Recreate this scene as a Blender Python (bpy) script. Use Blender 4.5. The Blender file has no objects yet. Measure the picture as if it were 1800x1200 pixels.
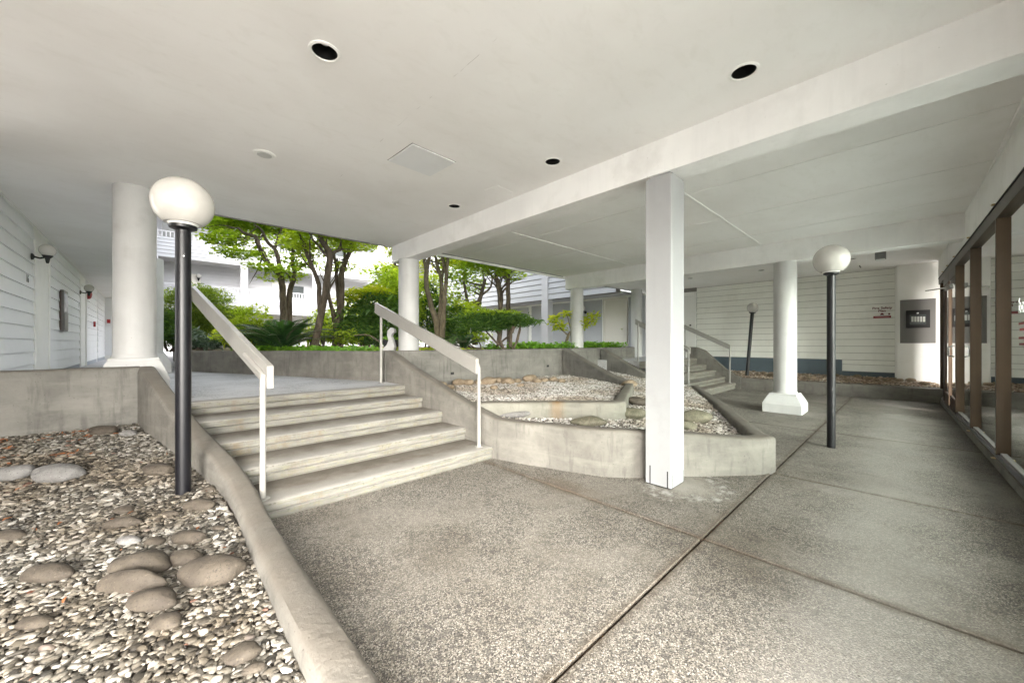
import bpy, bmesh, math, random
import numpy as np
from mathutils import Vector, Matrix, noise
random.seed(7); RNG = np.random.default_rng(7)
SC = bpy.context.scene; COL = SC.collection
PI = math.pi

# ------------------------------------------------------------------ camera, sky, sun, exposure
cd = bpy.data.cameras.new('camera'); cam = bpy.data.objects.new('camera', cd); COL.objects.link(cam)
cam.location = (0, 0, 1.4); cam.rotation_euler = (PI/2, 0, -math.atan2(.6903, .7235))
cd.sensor_width = 36; cd.lens = 13.3; cd.shift_y = 3/1800; cd.clip_start = .05; cd.clip_end = 800
SC.camera = cam
SUN_EL, SUN_ROT = math.radians(26), math.radians(214)
w = bpy.data.worlds.new('World'); SC.world = w; w.use_nodes = True
nt = w.node_tree; bg = nt.nodes['Background']
sky = nt.nodes.new('ShaderNodeTexSky'); sky.sky_type = 'NISHITA'; sky.sun_disc = False
sky.sun_elevation = SUN_EL; sky.sun_rotation = SUN_ROT; sky.air_density = 1.0; sky.dust_density = 4.0; sky.ozone_density = .6
hs = nt.nodes.new('ShaderNodeHueSaturation'); hs.inputs['Saturation'].default_value = .22
nt.links.new(sky.outputs[0], hs.inputs['Color']); nt.links.new(hs.outputs[0], bg.inputs[0]); bg.inputs[1].default_value = .15
sl = bpy.data.lights.new('sun', 'SUN'); sl.energy = 1.1; sl.angle = math.radians(60); sl.color = (1, .95, .88)
so = bpy.data.objects.new('sun', sl); COL.objects.link(so)
# direction towards the sun (Nishita: rotation clockwise from +Y)
sd = Vector((math.sin(SUN_ROT)*math.cos(SUN_EL), math.cos(SUN_ROT)*math.cos(SUN_EL), math.sin(SUN_EL)))
so.rotation_euler = sd.to_track_quat('Z', 'Y').to_euler()
SC.view_settings.view_transform = 'Standard'; SC.view_settings.look = 'None'
SC.view_settings.exposure = 3.28; SC.view_settings.gamma = 1; SC.view_settings.use_curve_mapping = False
try:
    SC.cycles.max_bounces = 16; SC.cycles.diffuse_bounces = 14; SC.cycles.transparent_max_bounces = 12
except Exception: pass

# ------------------------------------------------------------------ helpers
def link(o, parent=None):
    COL.objects.link(o)
    if parent: o.parent = parent
    return o
def tag(o, label=None, cat=None, group=None, kind=None):
    if label: o['label'] = label
    if cat: o['category'] = cat
    if group: o['group'] = group
    if kind: o['kind'] = kind
    return o
def empty(name, loc=(0, 0, 0), rz=0, label=None, cat=None, group=None, kind=None):
    o = bpy.data.objects.new(name, None); o.empty_display_size = .1; COL.objects.link(o)
    o.location = loc; o.rotation_euler = (0, 0, rz)
    return tag(o, label, cat, group, kind)
class MB:
    def __init__(s): s.v = []; s.f = []
    def add(s, v, f):
        n = len(s.v); s.v += [tuple(p) for p in v]; s.f += [tuple(i+n for i in q) for q in f]; return s
    def box(s, a, b):
        x0, y0, z0 = a; x1, y1, z1 = b
        return s.add([(x0,y0,z0),(x1,y0,z0),(x1,y1,z0),(x0,y1,z0),(x0,y0,z1),(x1,y0,z1),(x1,y1,z1),(x0,y1,z1)],
                     [(0,3,2,1),(4,5,6,7),(0,1,5,4),(1,2,6,5),(2,3,7,6),(3,0,4,7)])
    def lathe(s, prof, n=32, c=(0, 0), ang=0):
        vs = []; m = len(prof)
        for r, z in prof:
            for k in range(n):
                a = ang+2*PI*k/n; vs.append((c[0]+r*math.cos(a), c[1]+r*math.sin(a), z))
        fs = [(i*n+k, i*n+(k+1) % n, (i+1)*n+(k+1) % n, (i+1)*n+k) for i in range(m-1) for k in range(n)]
        fs.append(tuple(range(n))[::-1]); fs.append(tuple((m-1)*n+k for k in range(n)))
        return s.add(vs, fs)
    def tube(s, pts, rads, n=8):
        pts = [Vector(p) for p in pts]; m = len(pts)
        if not hasattr(rads, '__len__'): rads = [rads]*m
        vs = []; up = Vector((0, 0, 1))
        u = None
        for i, p in enumerate(pts):
            d = (pts[min(i+1, m-1)]-pts[max(i-1, 0)]).normalized()
            if u is None: u = d.orthogonal().normalized()
            else: u = (u-d*u.dot(d)).normalized()
            v = d.cross(u)
            for k in range(n):
                a = 2*PI*k/n; vs.append(p+(u*math.cos(a)+v*math.sin(a))*rads[i])
        fs = [(i*n+k, i*n+(k+1) % n, (i+1)*n+(k+1) % n, (i+1)*n+k) for i in range(m-1) for k in range(n)]
        fs.append(tuple(range(n))[::-1]); fs.append(tuple((m-1)*n+k for k in range(n)))
        return s.add(vs, fs)
    def prism(s, poly, z0, z1):
        n = len(poly)
        return s.add([(x, y, z0) for x, y in poly]+[(x, y, z1) for x, y in poly],
                     [tuple(range(n))[::-1], tuple(range(n, 2*n))]+[(i, (i+1) % n, n+(i+1) % n, n+i) for i in range(n)])
    def build(s, name, mat, parent=None, smooth=False, bevel=0, seg=2):
        me = bpy.data.meshes.new(name); me.from_pydata(s.v, [], s.f); me.validate(); 
        if bevel:
            bm = bmesh.new(); bm.from_mesh(me); bmesh.ops.recalc_face_normals(bm, faces=bm.faces)
            es = [e for e in bm.edges if len(e.link_faces) == 2 and e.calc_face_angle(0) > .5]
            bmesh.ops.bevel(bm, geom=es, offset=bevel, segments=seg, affect='EDGES', profile=.5, clamp_overlap=True)
            bm.to_mesh(me); bm.free()
        else:
            bm = bmesh.new(); bm.from_mesh(me); bmesh.ops.recalc_face_normals(bm, faces=bm.faces); bm.to_mesh(me); bm.free()
        me.materials.append(mat)
        o = bpy.data.objects.new(name, me); link(o, parent)
        if smooth:
            me.shade_smooth() if hasattr(me, 'shade_smooth') else None
            try: me.set_sharp_from_angle(angle=math.radians(40))
            except Exception: pass
        return o
def same(o, name, parent, loc, rot=None, scale=None):   # another piece sharing mesh data
    c = bpy.data.objects.new(name, o.data); link(c, parent); c.location = loc
    if rot is not None: c.rotation_euler = rot
    if scale is not None: c.scale = scale
    return c
def at(u, v, t):     # a point seen at (u,v) of the photograph at depth t metres
    X = (u-900)/665; Z = -(v-603)/665
    return Vector(((X*.7235+.6903)*t, (-.6903*X+.7235)*t, 1.4+Z*t))

# ------------------------------------------------------------------ materials
class N:
    def __init__(s, name):
        s.m = bpy.data.materials.new(name); s.m.use_nodes = True; s.t = s.m.node_tree
        s.b = s.t.nodes['Principled BSDF']
        s.pos = s.t.nodes.new('ShaderNodeNewGeometry').outputs['Position']
    def n(s, typ, **kw):
        nd = s.t.nodes.new(typ)
        for k, v in kw.items():
            if k.startswith('_'): setattr(nd, k[1:], v)
        for k, v in kw.items():
            if k.startswith('_'): continue
            k2 = int(k[1:]) if k[0] == 'i' and k[1:].isdigit() else k
            s.set(nd.inputs[k2], v)
        return nd
    def set(s, inp, v):
        if isinstance(v, bpy.types.NodeSocket): s.t.links.new(v, inp)
        else: inp.default_value = v
    def noise(s, scale, detail=4, rough=.55, vec=None, dist=0):
        nd = s.n('ShaderNodeTexNoise', Scale=scale, Detail=detail, Roughness=rough, Distortion=dist)
        s.set(nd.inputs['Vector'], vec or s.pos); return nd.outputs['Fac']
    def map(s, scale=(1, 1, 1), rot=(0, 0, 0), loc=(0, 0, 0), vec=None):
        nd = s.n('ShaderNodeMapping'); s.set(nd.inputs['Vector'], vec or s.pos)
        nd.inputs['Scale'].default_value = scale; nd.inputs['Rotation'].default_value = rot; nd.inputs['Location'].default_value = loc
        return nd.outputs[0]
    def ramp(s, fac, stops, interp='LINEAR'):
        nd = s.n('ShaderNodeValToRGB'); s.set(nd.inputs[0], fac); cr = nd.color_ramp; cr.interpolation = interp
        while len(cr.elements) < len(stops): cr.elements.new(.5)
        for e, (p, c) in zip(cr.elements, stops):
            e.position = p; e.color = (c if hasattr(c, '__len__') else (c, c, c))[:3]+(1,) if hasattr(c, '__len__') else (c, c, c, 1)
        return nd.outputs[0]
    def mix(s, a, b, fac, mode='MIX'):
        nd = s.n('ShaderNodeMix', _data_type='RGBA', _blend_type=mode); s.set(nd.inputs[0], fac)
        def c(v): return v if isinstance(v, bpy.types.NodeSocket) else tuple(v)+(1,)
        s.set(nd.inputs[6], c(a)); s.set(nd.inputs[7], c(b)); return nd.outputs[2]
    def math(s, op, a, b=0.0, c=None, clamp=False):
        nd = s.n('ShaderNodeMath', _operation=op, _use_clamp=clamp); s.set(nd.inputs[0], a); s.set(nd.inputs[1], b)
        if c is not None: s.set(nd.inputs[2], c)
        return nd.outputs[0]
    def sep(s, vec=None):
        nd = s.n('ShaderNodeSeparateXYZ'); s.set(nd.inputs[0], vec or s.pos); return nd.outputs
    def bump(s, h, strength=.3, dist=.01):
        nd = s.n('ShaderNodeBump', Strength=strength, Distance=dist); s.set(nd.inputs['Height'], h)
        s.t.links.new(nd.outputs[0], s.b.inputs['Normal']); return nd
    def out(s, col=None, rough=None, **kw):
        if col is not None: s.set(s.b.inputs['Base Color'], col if isinstance(col, bpy.types.NodeSocket) else tuple(col)+(1,))
        if rough is not None: s.set(s.b.inputs['Roughness'], rough)
        for k, v in kw.items(): s.b.inputs[k].default_value = v
        return s.m
    def near(s, d, width, soft=.5):   # 1 at d=0 falling to 0 at width
        nd = s.n('ShaderNodeMapRange', _interpolation_type='SMOOTHSTEP'); s.set(nd.inputs[0], d)
        nd.inputs[1].default_value = 0; nd.inputs[2].default_value = width; nd.inputs[3].default_value = 1; nd.inputs[4].default_value = 0
        return nd.outputs[0]
    def dist2(s, x, y, rx=1., ry=1.):
        S = s.sep(); a = s.math('DIVIDE', s.math('SUBTRACT', S[0], x), rx); b = s.math('DIVIDE', s.math('SUBTRACT', S[1], y), ry)
        return s.math('SQRT', s.math('ADD', s.math('MULTIPLY', a, a), s.math('MULTIPLY', b, b)))

def paint(name, c, rough=.55, dirt=.06, bump=.15, dscale=3., chips=0.):
    n = N(name); f = n.noise(dscale, 6, .6); g = n.noise(dscale*.3, 4, .6)
    d = tuple(x*(1-dirt*3) for x in (c[0], c[1]*.985, c[2]*.95))
    col = n.mix(c, d, n.ramp(f, [(.5, 0.), (.8, .7)]))
    col = n.mix(col, tuple(x*(1-dirt) for x in c), n.ramp(g, [(.4, 0.), (.65, 1.)]))
    if chips:
        k = n.math('MULTIPLY', n.ramp(n.noise(26, 4, .6), [(.69, 0.), (.72, 1.)]), n.ramp(n.noise(1.7, 4), [(.48, 0.), (.6, 1.)]))
        col = n.mix(col, (.30, .28, .25), n.math('MULTIPLY', k, chips))
        st = n.ramp(n.noise(7, 5, .6, n.map((1.6, 1.6, .16))), [(.52, 0.), (.75, chips*.55)]); col = n.mix(col, tuple(x*.80 for x in c), st)
    n.bump(n.math('ADD', n.noise(45, 5, .6), n.math('MULTIPLY', n.noise(6, 3), 2.)), bump, .004)
    return n.out(col, rough)
def concrete(name, c1, c2, warm=.0, top=None):
    n = N(name); S = n.sep()
    f = n.noise(2.2, 8, .62, dist=.4); g = n.noise(9, 6, .65); st = n.noise(1., 6, .6, n.map((1.5, 1.5, 9)))
    col = n.mix(c1, c2, n.ramp(f, [(.35, 0.), (.65, 1.)]))
    col = n.mix(col, tuple(x*.55 for x in c1), n.ramp(g, [(.55, 0.), (.8, .5)]))
    col = n.mix(col, tuple(x*.6 for x in c1), n.ramp(n.noise(1.3, 7, .7, n.map((1, 1, 1.6), loc=(3, 1, 5))), [(.48, 0.), (.72, .55)]))
    col = n.mix(col, tuple(x*1.22 for x in c2), n.ramp(st, [(.5, 0.), (.75, .55)]))
    col = n.mix(col, tuple(x*.45 for x in c1), n.ramp(n.noise(38, 3, .5), [(.68, 0.), (.76, .6)]))
    vb = n.n('ShaderNodeTexVoronoi', Scale=34.); n.set(vb.inputs['Vector'], n.pos)
    holes = n.math('MULTIPLY', n.ramp(vb.outputs['Distance'], [(.07, 1.), (.13, 0.)]), n.ramp(n.sep(vb.outputs['Color'])[0], [(.72, 0.), (.76, 1.)]))
    col = n.mix(col, (.05, .045, .035), n.math('MULTIPLY', holes, .85))
    run = n.noise(5, 6, .65, n.map((2.2, 2.2, .3)))
    col = n.mix(col, tuple(x*.5 for x in c1), n.ramp(run, [(.54, 0.), (.72, .6)]))
    # upward faces collect darker brown dirt
    nz = n.sep(n.t.nodes['Geometry'].outputs['Normal'])[2]
    dirt = n.math('MULTIPLY', n.ramp(nz, [(.3, 0.), (.9, 1.)]), n.ramp(n.noise(4, 5), [(.3, .35), (.7, .8)]))
    col = n.mix(col, top or (.125, .108, .086), dirt)
    n.bump(n.math('ADD', n.noise(30, 6, .65), n.math('SUBTRACT', n.math('MULTIPLY', n.noise(4, 3), 2.5), n.math('MULTIPLY', holes, 1.5))), .6, .009)
    return n.out(col, .88), n, col
WHITE = (.84, .835, .81)
M = {}
def mk_ceiling():
    n = N('ceiling paint'); f = n.noise(.9, 4, .5, dist=.3); g = n.noise(3.5, 8, .7, n.map((1, 2.2, 1), (0, 0, .5)), .6)
    col = n.mix((.87, .86, .85), (.82, .805, .79), n.ramp(f, [(.4, 0.), (.62, 1.)]))
    col = n.mix(col, (.72, .705, .67), n.ramp(g, [(.52, 0.), (.74, .35)]))
    col = n.mix(col, (.66, .64, .60), n.ramp(n.noise(7, 7, .7, n.map((1, 1.6, 1), (0, 0, .2))), [(.60, 0.), (.74, .2)]))
    # crack line along the slab
    d = n.math('ABSOLUTE', n.math('SUBTRACT', n.sep()[0], n.math('ADD', 1.62, n.math('MULTIPLY', n.noise(6, 4), .02))))
    col = n.mix(col, (.45, .43, .4), n.math('MULTIPLY', n.near(d, .004), n.ramp(n.noise(5, 2), [(.55, 0.), (.62, .7)])))
    n.bump(n.math('ADD', n.noise(28, 5, .6, n.map((1, 1.5, 1), (0, 0, .4))), n.math('MULTIPLY', n.noise(2.2, 4), 3.)), .22, .005)
    return n.out(col, .75)
M['ceiling'] = mk_ceiling()
M['white'] = paint('white paint', WHITE, .5, .05)
M['beam'] = paint('beam paint', (.85, .845, .835), .6, .11, .35, 2., chips=.5)
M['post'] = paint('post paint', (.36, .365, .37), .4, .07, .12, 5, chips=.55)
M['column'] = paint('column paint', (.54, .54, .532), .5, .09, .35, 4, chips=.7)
M['board'] = paint('board paint', (.78, .79, .80), .55, .05, .1)
M['board_in'] = paint('old board paint', (.87, .87, .82), .55, .06, .1)
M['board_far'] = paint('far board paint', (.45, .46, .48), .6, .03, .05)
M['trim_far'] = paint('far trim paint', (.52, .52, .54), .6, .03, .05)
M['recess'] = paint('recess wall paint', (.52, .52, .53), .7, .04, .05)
M['door'] = paint('cream door paint', (.72, .69, .62), .4, .03, .05)
M['rail'] = paint('rail paint', (.29, .28, .258), .4, .08, .08, 8)
M['lap_shade'] = N('grey sheathing').out((.22, .21, .2), .9)  # dark backing stands in for the shade under each board lap
M['blue'] = paint('slate blue paint', (.10, .135, .16), .6, .08, .1)
M['underside'] = paint('flashing', (.2, .19, .18), .6, .1, .05)
M['conc'], _, _ = concrete('grey stucco concrete', (.14, .135, .12), (.21, .202, .18))
M['conc_warm'], _, _ = concrete('warm concrete', (.115, .108, .093), (.18, .17, .148))
def mk_rustwall():
    m, n, col = concrete('rust stained concrete', (.145, .14, .115), (.215, .207, .172))
    d = n.dist2(4.02, 3.33, .075, .075); S = n.sep()
    k = n.math('MULTIPLY', n.near(n.math('ADD', d, n.math('MULTIPLY', n.noise(14, 4), .6)), 2.4), n.ramp(n.noise(10, 4, .6, n.map((1, 1, .2))), [(.2, .6), (.6, 1.)]))
    col = n.mix(col, (.16, .085, .022), n.math('MULTIPLY', k, 1.))
    return n.out(col, .85)
M['conc_rust'] = mk_rustwall()
def mk_step(rise):
    n = N('board formed step concrete'); S = n.sep()
    nz = n.sep(n.t.nodes['Geometry'].outputs['Normal'])[2]
    g = n.noise(5, 8, .68, n.map((.6, .6, 5))); f = n.noise(14, 6, .65, n.map((.7, .7, 2.5)))
    col = n.mix((.105, .102, .088), (.185, .179, .156), n.ramp(g, [(.32, 0.), (.6, 1.)]))
    col = n.mix(col, (.17, .165, .11), n.ramp(f, [(.50, 0.), (.66, .85)]))
    col = n.mix(col, (.06, .055, .035), n.ramp(n.noise(28, 5, .7), [(.62, 0.), (.70, .85)]))
    col = n.mix(col, (.13, .10, .06), n.ramp(n.noise(3, 6, .7, n.map((2, 2, .5), loc=(4, 4, 4))), [(.52, 0.), (.7, .7)]))
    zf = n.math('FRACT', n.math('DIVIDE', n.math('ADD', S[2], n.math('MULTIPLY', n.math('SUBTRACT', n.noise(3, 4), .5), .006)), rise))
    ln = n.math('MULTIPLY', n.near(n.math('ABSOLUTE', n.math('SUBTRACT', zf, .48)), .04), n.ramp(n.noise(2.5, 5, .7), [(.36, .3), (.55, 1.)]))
    col = n.mix(col, (.035, .032, .022), n.math('MULTIPLY', ln, 1.))  # groove shade painted as a dark line at the board joint
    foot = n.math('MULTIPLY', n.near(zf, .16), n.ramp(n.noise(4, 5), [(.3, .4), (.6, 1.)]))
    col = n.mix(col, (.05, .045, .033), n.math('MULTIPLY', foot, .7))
    chip = n.math('MULTIPLY', n.near(n.math('ABSOLUTE', n.math('SUBTRACT', zf, .93)), .10), n.ramp(n.noise(16, 5, .7), [(.52, 0.), (.6, 1.)]))
    col = n.mix(col, (.075, .068, .05), n.math('MULTIPLY', chip, .8))
    tcol = n.mix((.24, .222, .19), (.13, .112, .088), n.ramp(n.noise(3.5, 6, .6), [(.35, 0.), (.65, 1.)]))
    # tread: pale nosing, dirt and painted shade against the riser behind
    yy = n.math('FRACT', n.math('DIVIDE', n.math('SUBTRACT', S[1], 3.47), .545))
    tcol = n.mix(tcol, (.30, .29, .265), n.ramp(n.math('ADD', yy, n.math('MULTIPLY', n.math('SUBTRACT', n.noise(4, 5), .5), .25)), [(.2, .75), (.5, 0.)]))
    tcol = n.mix(tcol, (.085, .072, .056), n.ramp(n.math('ADD', yy, n.math('MULTIPLY', n.math('SUBTRACT', n.noise(4, 5), .5), .3)), [(.55, 0.), (.95, .85)]))
    col = n.mix(col, tcol, n.ramp(nz, [(.5, 0.), (.9, 1.)]))
    n.bump(n.math('ADD', n.noise(40, 6, .7), n.math('MULTIPLY', f, 1.5)), .5, .008)
    return n.out(col, .85)
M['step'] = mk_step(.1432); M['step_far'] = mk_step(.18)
def mk_floor(name, bright=1.):
    n = N(name); S = n.sep(); p = n.map((1, 1, 1))
    v = n.n('ShaderNodeTexVoronoi', Scale=165.); n.set(v.inputs['Vector'], n.pos)
    rc = n.sep(v.outputs['Color'])[0]
    k = bright
    stone = n.ramp(rc, [(0., (.04*k, .037*k, .033*k)), (.28, (.13*k, .118*k, .10*k)), (.5, (.34*k, .305*k, .25*k)), (.8, (.54*k, .49*k, .41*k)), (1., (.78*k, .74*k, .66*k))])
    dd = v.outputs['Distance']
    col = n.mix(stone, (.20*k, .185*k, .16*k), n.ramp(dd, [(.45, 0.), (.75, .7)]))
    v2 = n.n('ShaderNodeTexVoronoi', Scale=42.); n.set(v2.inputs['Vector'], n.pos)
    col = n.mix(col, (.10*k, .095*k, .085*k), n.ramp(n.sep(v2.outputs['Color'])[1], [(.78, 0.), (.86, .5)]))
    # laitance patches that hide the aggregate, and dark wear
    pa = n.noise(1.1, 8, .65, dist=.5)
    col = n.mix(col, (.42*k, .385*k, .33*k), n.ramp(pa, [(.47, 0.), (.72, .75)]))
    col = n.mix(col, n.mix(col, (.38, .335, .27), 1., 'MULTIPLY'), n.ramp(n.noise(.85, 8, .68, n.map((1, 1, 1), loc=(7, 3, 0))), [(.46, 0.), (.68, .62)]))
    # darker floor strip beside the shop front
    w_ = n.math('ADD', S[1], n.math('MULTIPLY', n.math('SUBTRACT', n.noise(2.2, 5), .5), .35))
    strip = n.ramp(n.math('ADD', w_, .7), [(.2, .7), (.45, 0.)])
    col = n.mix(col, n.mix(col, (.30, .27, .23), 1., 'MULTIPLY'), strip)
    wgt = n.math('ADD', S[1], n.math('MULTIPLY', n.math('SUBTRACT', n.noise(1.6, 6), .5), .7))
    pale = n.math('MULTIPLY', n.near(n.math('ABSOLUTE', n.math('SUBTRACT', wgt, .15)), .55), .45)  # pale band painted where daylight falls beside the shop front
    col = n.mix(col, (.68*k, .65*k, .60*k), pale)
    # rust and dirt along joints
    for (ax, pos, wd) in ((1, 1.02, .08), (0, 2.86, .085), (0, 4.85, .05), (0, 7.70, .05)):
        d = n.math('ADD', n.math('ABSOLUTE', n.math('SUBTRACT', S[ax], pos)), n.math('MULTIPLY', n.math('SUBTRACT', n.noise(7, 6, .7), .5), wd*1.6))
        col = n.mix(col, (.07, .052, .034), n.math('MULTIPLY', n.near(d, wd*.9), .65))
    # brown spill by the joint near the stairs and cement splash round the post
    d = n.math('ADD', n.dist2(2.95, 2.35, .25, .75), n.math('MULTIPLY', n.math('SUBTRACT', n.noise(5, 7, .7), .5), 1.4))
    col = n.mix(col, (.085, .056, .032), n.math('MULTIPLY', n.near(d, 1.), .5))
    d = n.math('ADD', n.dist2(3.80, 1.52, .50, .42), n.math('MULTIPLY', n.math('SUBTRACT', n.noise(5, 7, .7), .5), 1.5))
    col = n.mix(col, (.30, .28, .245), n.math('MULTIPLY', n.near(d, 1.), .9))
    ring = n.math('MULTIPLY', n.near(n.math('ABSOLUTE', n.math('SUBTRACT', d, .75)), .22), n.ramp(n.noise(9, 5, .7), [(.45, 0.), (.6, 1.)]))
    col = n.mix(col, (.50, .49, .46), n.math('MULTIPLY', ring, .6))
    sp = n.math('MULTIPLY', n.ramp(n.noise(11, 6, .75), [(.60, 0.), (.68, 1.)]), n.ramp(n.noise(.6, 3, .5, n.map(loc=(2, 8, 1))), [(.45, 0.), (.6, 1.)]))
    col = n.mix(col, (.05, .042, .032), n.math('MULTIPLY', sp, .6))
    # white drips
    dr = n.ramp(n.noise(1., 6, .75, n.map((16, 4, 1), (0, 0, .2))), [(.66, 0.), (.71, .8)])
    col = n.mix(col, (.55, .53, .50), n.math('MULTIPLY', dr, n.ramp(n.noise(.9, 2), [(.5, 0.), (.6, 1.)])))
    h = n.math('ADD', n.math('MULTIPLY', dd, -1.), n.math('MULTIPLY', n.noise(3, 3), .6))
    n.bump(h, .45, .006)
    return n.out(col, n.ramp(pa, [(.4, .8), (.7, .6)]))
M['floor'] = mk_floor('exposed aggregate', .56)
M['joint'] = (lambda n: n.out(n.ramp(n.noise(2.2, 6, .7), [(.40, (.02, .014, .009)), (.54, (.065, .04, .024)), (.64, (.28, .18, .115))]), .9))(N('joint strip wood and dirt'))
def mk_platform():
    n = N('pale exposed aggregate'); v = n.n('ShaderNodeTexVoronoi', Scale=70.); n.set(v.inputs['Vector'], n.pos)
    c = n.ramp(n.sep(v.outputs['Color'])[0], [(0, (.12, .12, .12)), (.4, (.3, .3, .3)), (1, (.55, .55, .55))])
    c = n.mix(c, (.52, .52, .53), n.ramp(n.noise(1.5, 6), [(.35, .2), (.6, .9)])); n.bump(v.outputs['Distance'], .3, .004)
    return n.out(c, .8)
M['platform'] = mk_platform()
def mk_soil():
    n = N('leaf litter soil'); c = n.ramp(n.noise(9, 8, .75), [(.3, (.05, .032, .02)), (.5, (.15, .105, .06)), (.7, (.30, .23, .13))])
    c = n.mix(c, (.12, .17, .03), n.ramp(n.noise(1.5, 6), [(.5, 0.), (.62, .75)])); n.bump(n.noise(30, 6), .8, .02); return n.out(c, .95)
M['soil'] = mk_soil()
def mk_bed():
    n = N('bed soil'); return n.out(n.ramp(n.noise(20, 5), [(.3, (.02, .016, .012)), (.7, (.09, .07, .05))]), .95)
M['bed'] = mk_bed()
def stones_mat(name, ramp, bump=.2):
    n = N(name); a = n.n('ShaderNodeAttribute', _attribute_name='rnd').outputs['Fac']
    c = n.ramp(a, ramp); c = n.mix(c, n.mix(c, (.55, .5, .42), 1., 'MULTIPLY'), n.ramp(n.noise(60, 5, .6), [(.45, 0.), (.7, .7)]))
    # dirtier and cleaner drifts over the bed
    c = n.mix(c, n.mix(c, (.62, .52, .40), 1., 'MULTIPLY'), n.ramp(n.noise(1.3, 4), [(.42, 0.), (.62, .7)]))
    n.bump(n.noise(120, 4), bump, .002); return n.out(c, .7)
M['gravel_bed'] = stones_mat('mixed river gravel', [(0, (.025, .022, .017)), (.18, (.06, .054, .043)), (.38, (.11, .098, .078)), (.6, (.195, .18, .15)), (.82, (.32, .305, .275)), (.99, (.44, .43, .40)), (.998, (.14, .05, .025))])
M['gravel_white'] = stones_mat('white gravel', [(0, (.12, .105, .085)), (.2, (.27, .25, .225)), (.5, (.44, .42, .395)), (1, (.70, .68, .655))])
M['gravel_brown'] = stones_mat('brown gravel', [(0, (.13, .09, .06)), (.3, (.30, .22, .16)), (.6, (.46, .37, .29)), (1, (.66, .60, .52))])
def stone_mat(name, c1, c2):
    n = N(name); c = n.mix(c1, c2, n.ramp(n.noise(9, 7, .65), [(.35, 0.), (.65, 1.)])); c = n.mix(c, tuple(x*.55 for x in c1), n.ramp(n.noise(45, 4, .6), [(.6, 0.), (.75, .6)]))
    c = n.mix(c, tuple(x*1.7 for x in c2), n.ramp(n.noise(5, 8, .75, n.map((1, 4, 1), (0, 0, .8))), [(.56, 0.), (.7, .6)]))
    c = n.mix(c, tuple(x*.4 for x in c1), n.ramp(n.noise(90, 3, .6), [(.58, 0.), (.66, .7)]))
    c = n.mix(c, tuple(x*1.5 for x in c2), n.ramp(n.noise(70, 2, .5, n.map(loc=(9, 2, 2))), [(.66, 0.), (.72, .7)]))
    n.bump(n.math('ADD', n.noise(40, 8, .75), n.math('MULTIPLY', n.noise(9, 3), 2.)), .7, .007); return n.out(c, .8)
M['stone_brown'] = stone_mat('brown river stone', (.042, .033, .024), (.078, .064, .047))
M['stone_grey'] = stone_mat('grey river stone', (.13, .125, .118), (.19, .184, .175))
M['stone_tan'] = stone_mat('tan field stone', (.17, .125, .08), (.28, .22, .15))
M['stone_moss'] = stone_mat('mossy boulder', (.09, .085, .055), (.17, .155, .11))
M['black'] = N('black enamel').out((.004, .004, .006), .38)
M['black_matt'] = N('matt black').out((.012, .012, .012), .6)
M['can'] = N('can baffle').out((.008, .008, .008), .4)
M['bulb'] = N('frosted bulb').out((.55, .55, .52), .3)
def mk_globe():
    n = N('opal acrylic globe'); n.b.inputs['Subsurface Weight'].default_value = .25; n.b.inputs['Subsurface Radius'].default_value = (.1, .1, .09)
    g = n.ramp(n.noise(6, 5), [(.4, (.58, .565, .53)), (.7, (.50, .485, .455))]); return n.out(g, .14)
M['globe'] = mk_globe()
def mk_bronze():
    n = N('bronze anodised frame'); c = n.mix((.028, .017, .009), (.052, .031, .016), n.ramp(n.noise(3, 5, .6, n.map((1, 1, .3))), [(.35, 0.), (.7, 1.)]))
    return n.out(c, .38, Metallic=.35)
M['bronze'] = mk_bronze()
M['bronze_dark'] = N('dark red brown door').out((.045, .022, .014), .4)
M['gasket'] = N('grey sill metal').out((.16, .16, .18), .35, Metallic=.5)
M['steel'] = N('brushed steel').out((.17, .163, .155), .5, Metallic=.2)
M['chrome'] = N('chrome').out((.7, .7, .7), .2, Metallic=1.)
M['brass'] = N('brass tab').out((.55, .42, .2), .4, Metallic=.6)
M['red'] = N('red enamel').out((.33, .012, .015), .4)
M['redprint'] = N('dark red print').out((.20, .005, .012), .5)
M['print'] = N('faded red brown print').out((.13, .02, .025), .6)
M['white_gloss'] = N('white sign board').out((.80, .78, .77), .35)
M['lcd'] = N('pale label strip').out((.62, .64, .62), .4)
M['lcd_dim'] = N('display window').out((.07, .08, .08), .2)
M['room'] = paint('room wall', (.85, .84, .81), .7, .03, .05)
M['pot'] = N('black nursery pot').out((.025, .025, .027), .5)
def mk_glass():
    n = N('window glass'); t = n.t; fr = n.n('ShaderNodeFresnel', IOR=1.5)
    k = n.math('MULTIPLY', fr.outputs[0], 3.0, clamp=True)
    tr = n.n('ShaderNodeBsdfTransparent'); tr.inputs[0].default_value = (.86, .9, .88, 1)
    gl = n.n('ShaderNodeBsdfGlossy'); gl.inputs['Roughness'].default_value = .01; gl.inputs[0].default_value = (.93, .95, .95, 1)
    mx = n.n('ShaderNodeMixShader'); t.links.new(k, mx.inputs[0]); t.links.new(tr.outputs[0], mx.inputs[1]); t.links.new(gl.outputs[0], mx.inputs[2])
    t.links.new(mx.outputs[0], t.nodes['Material Output'].inputs[0]); return n.m
M['glass'] = mk_glass()
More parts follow.
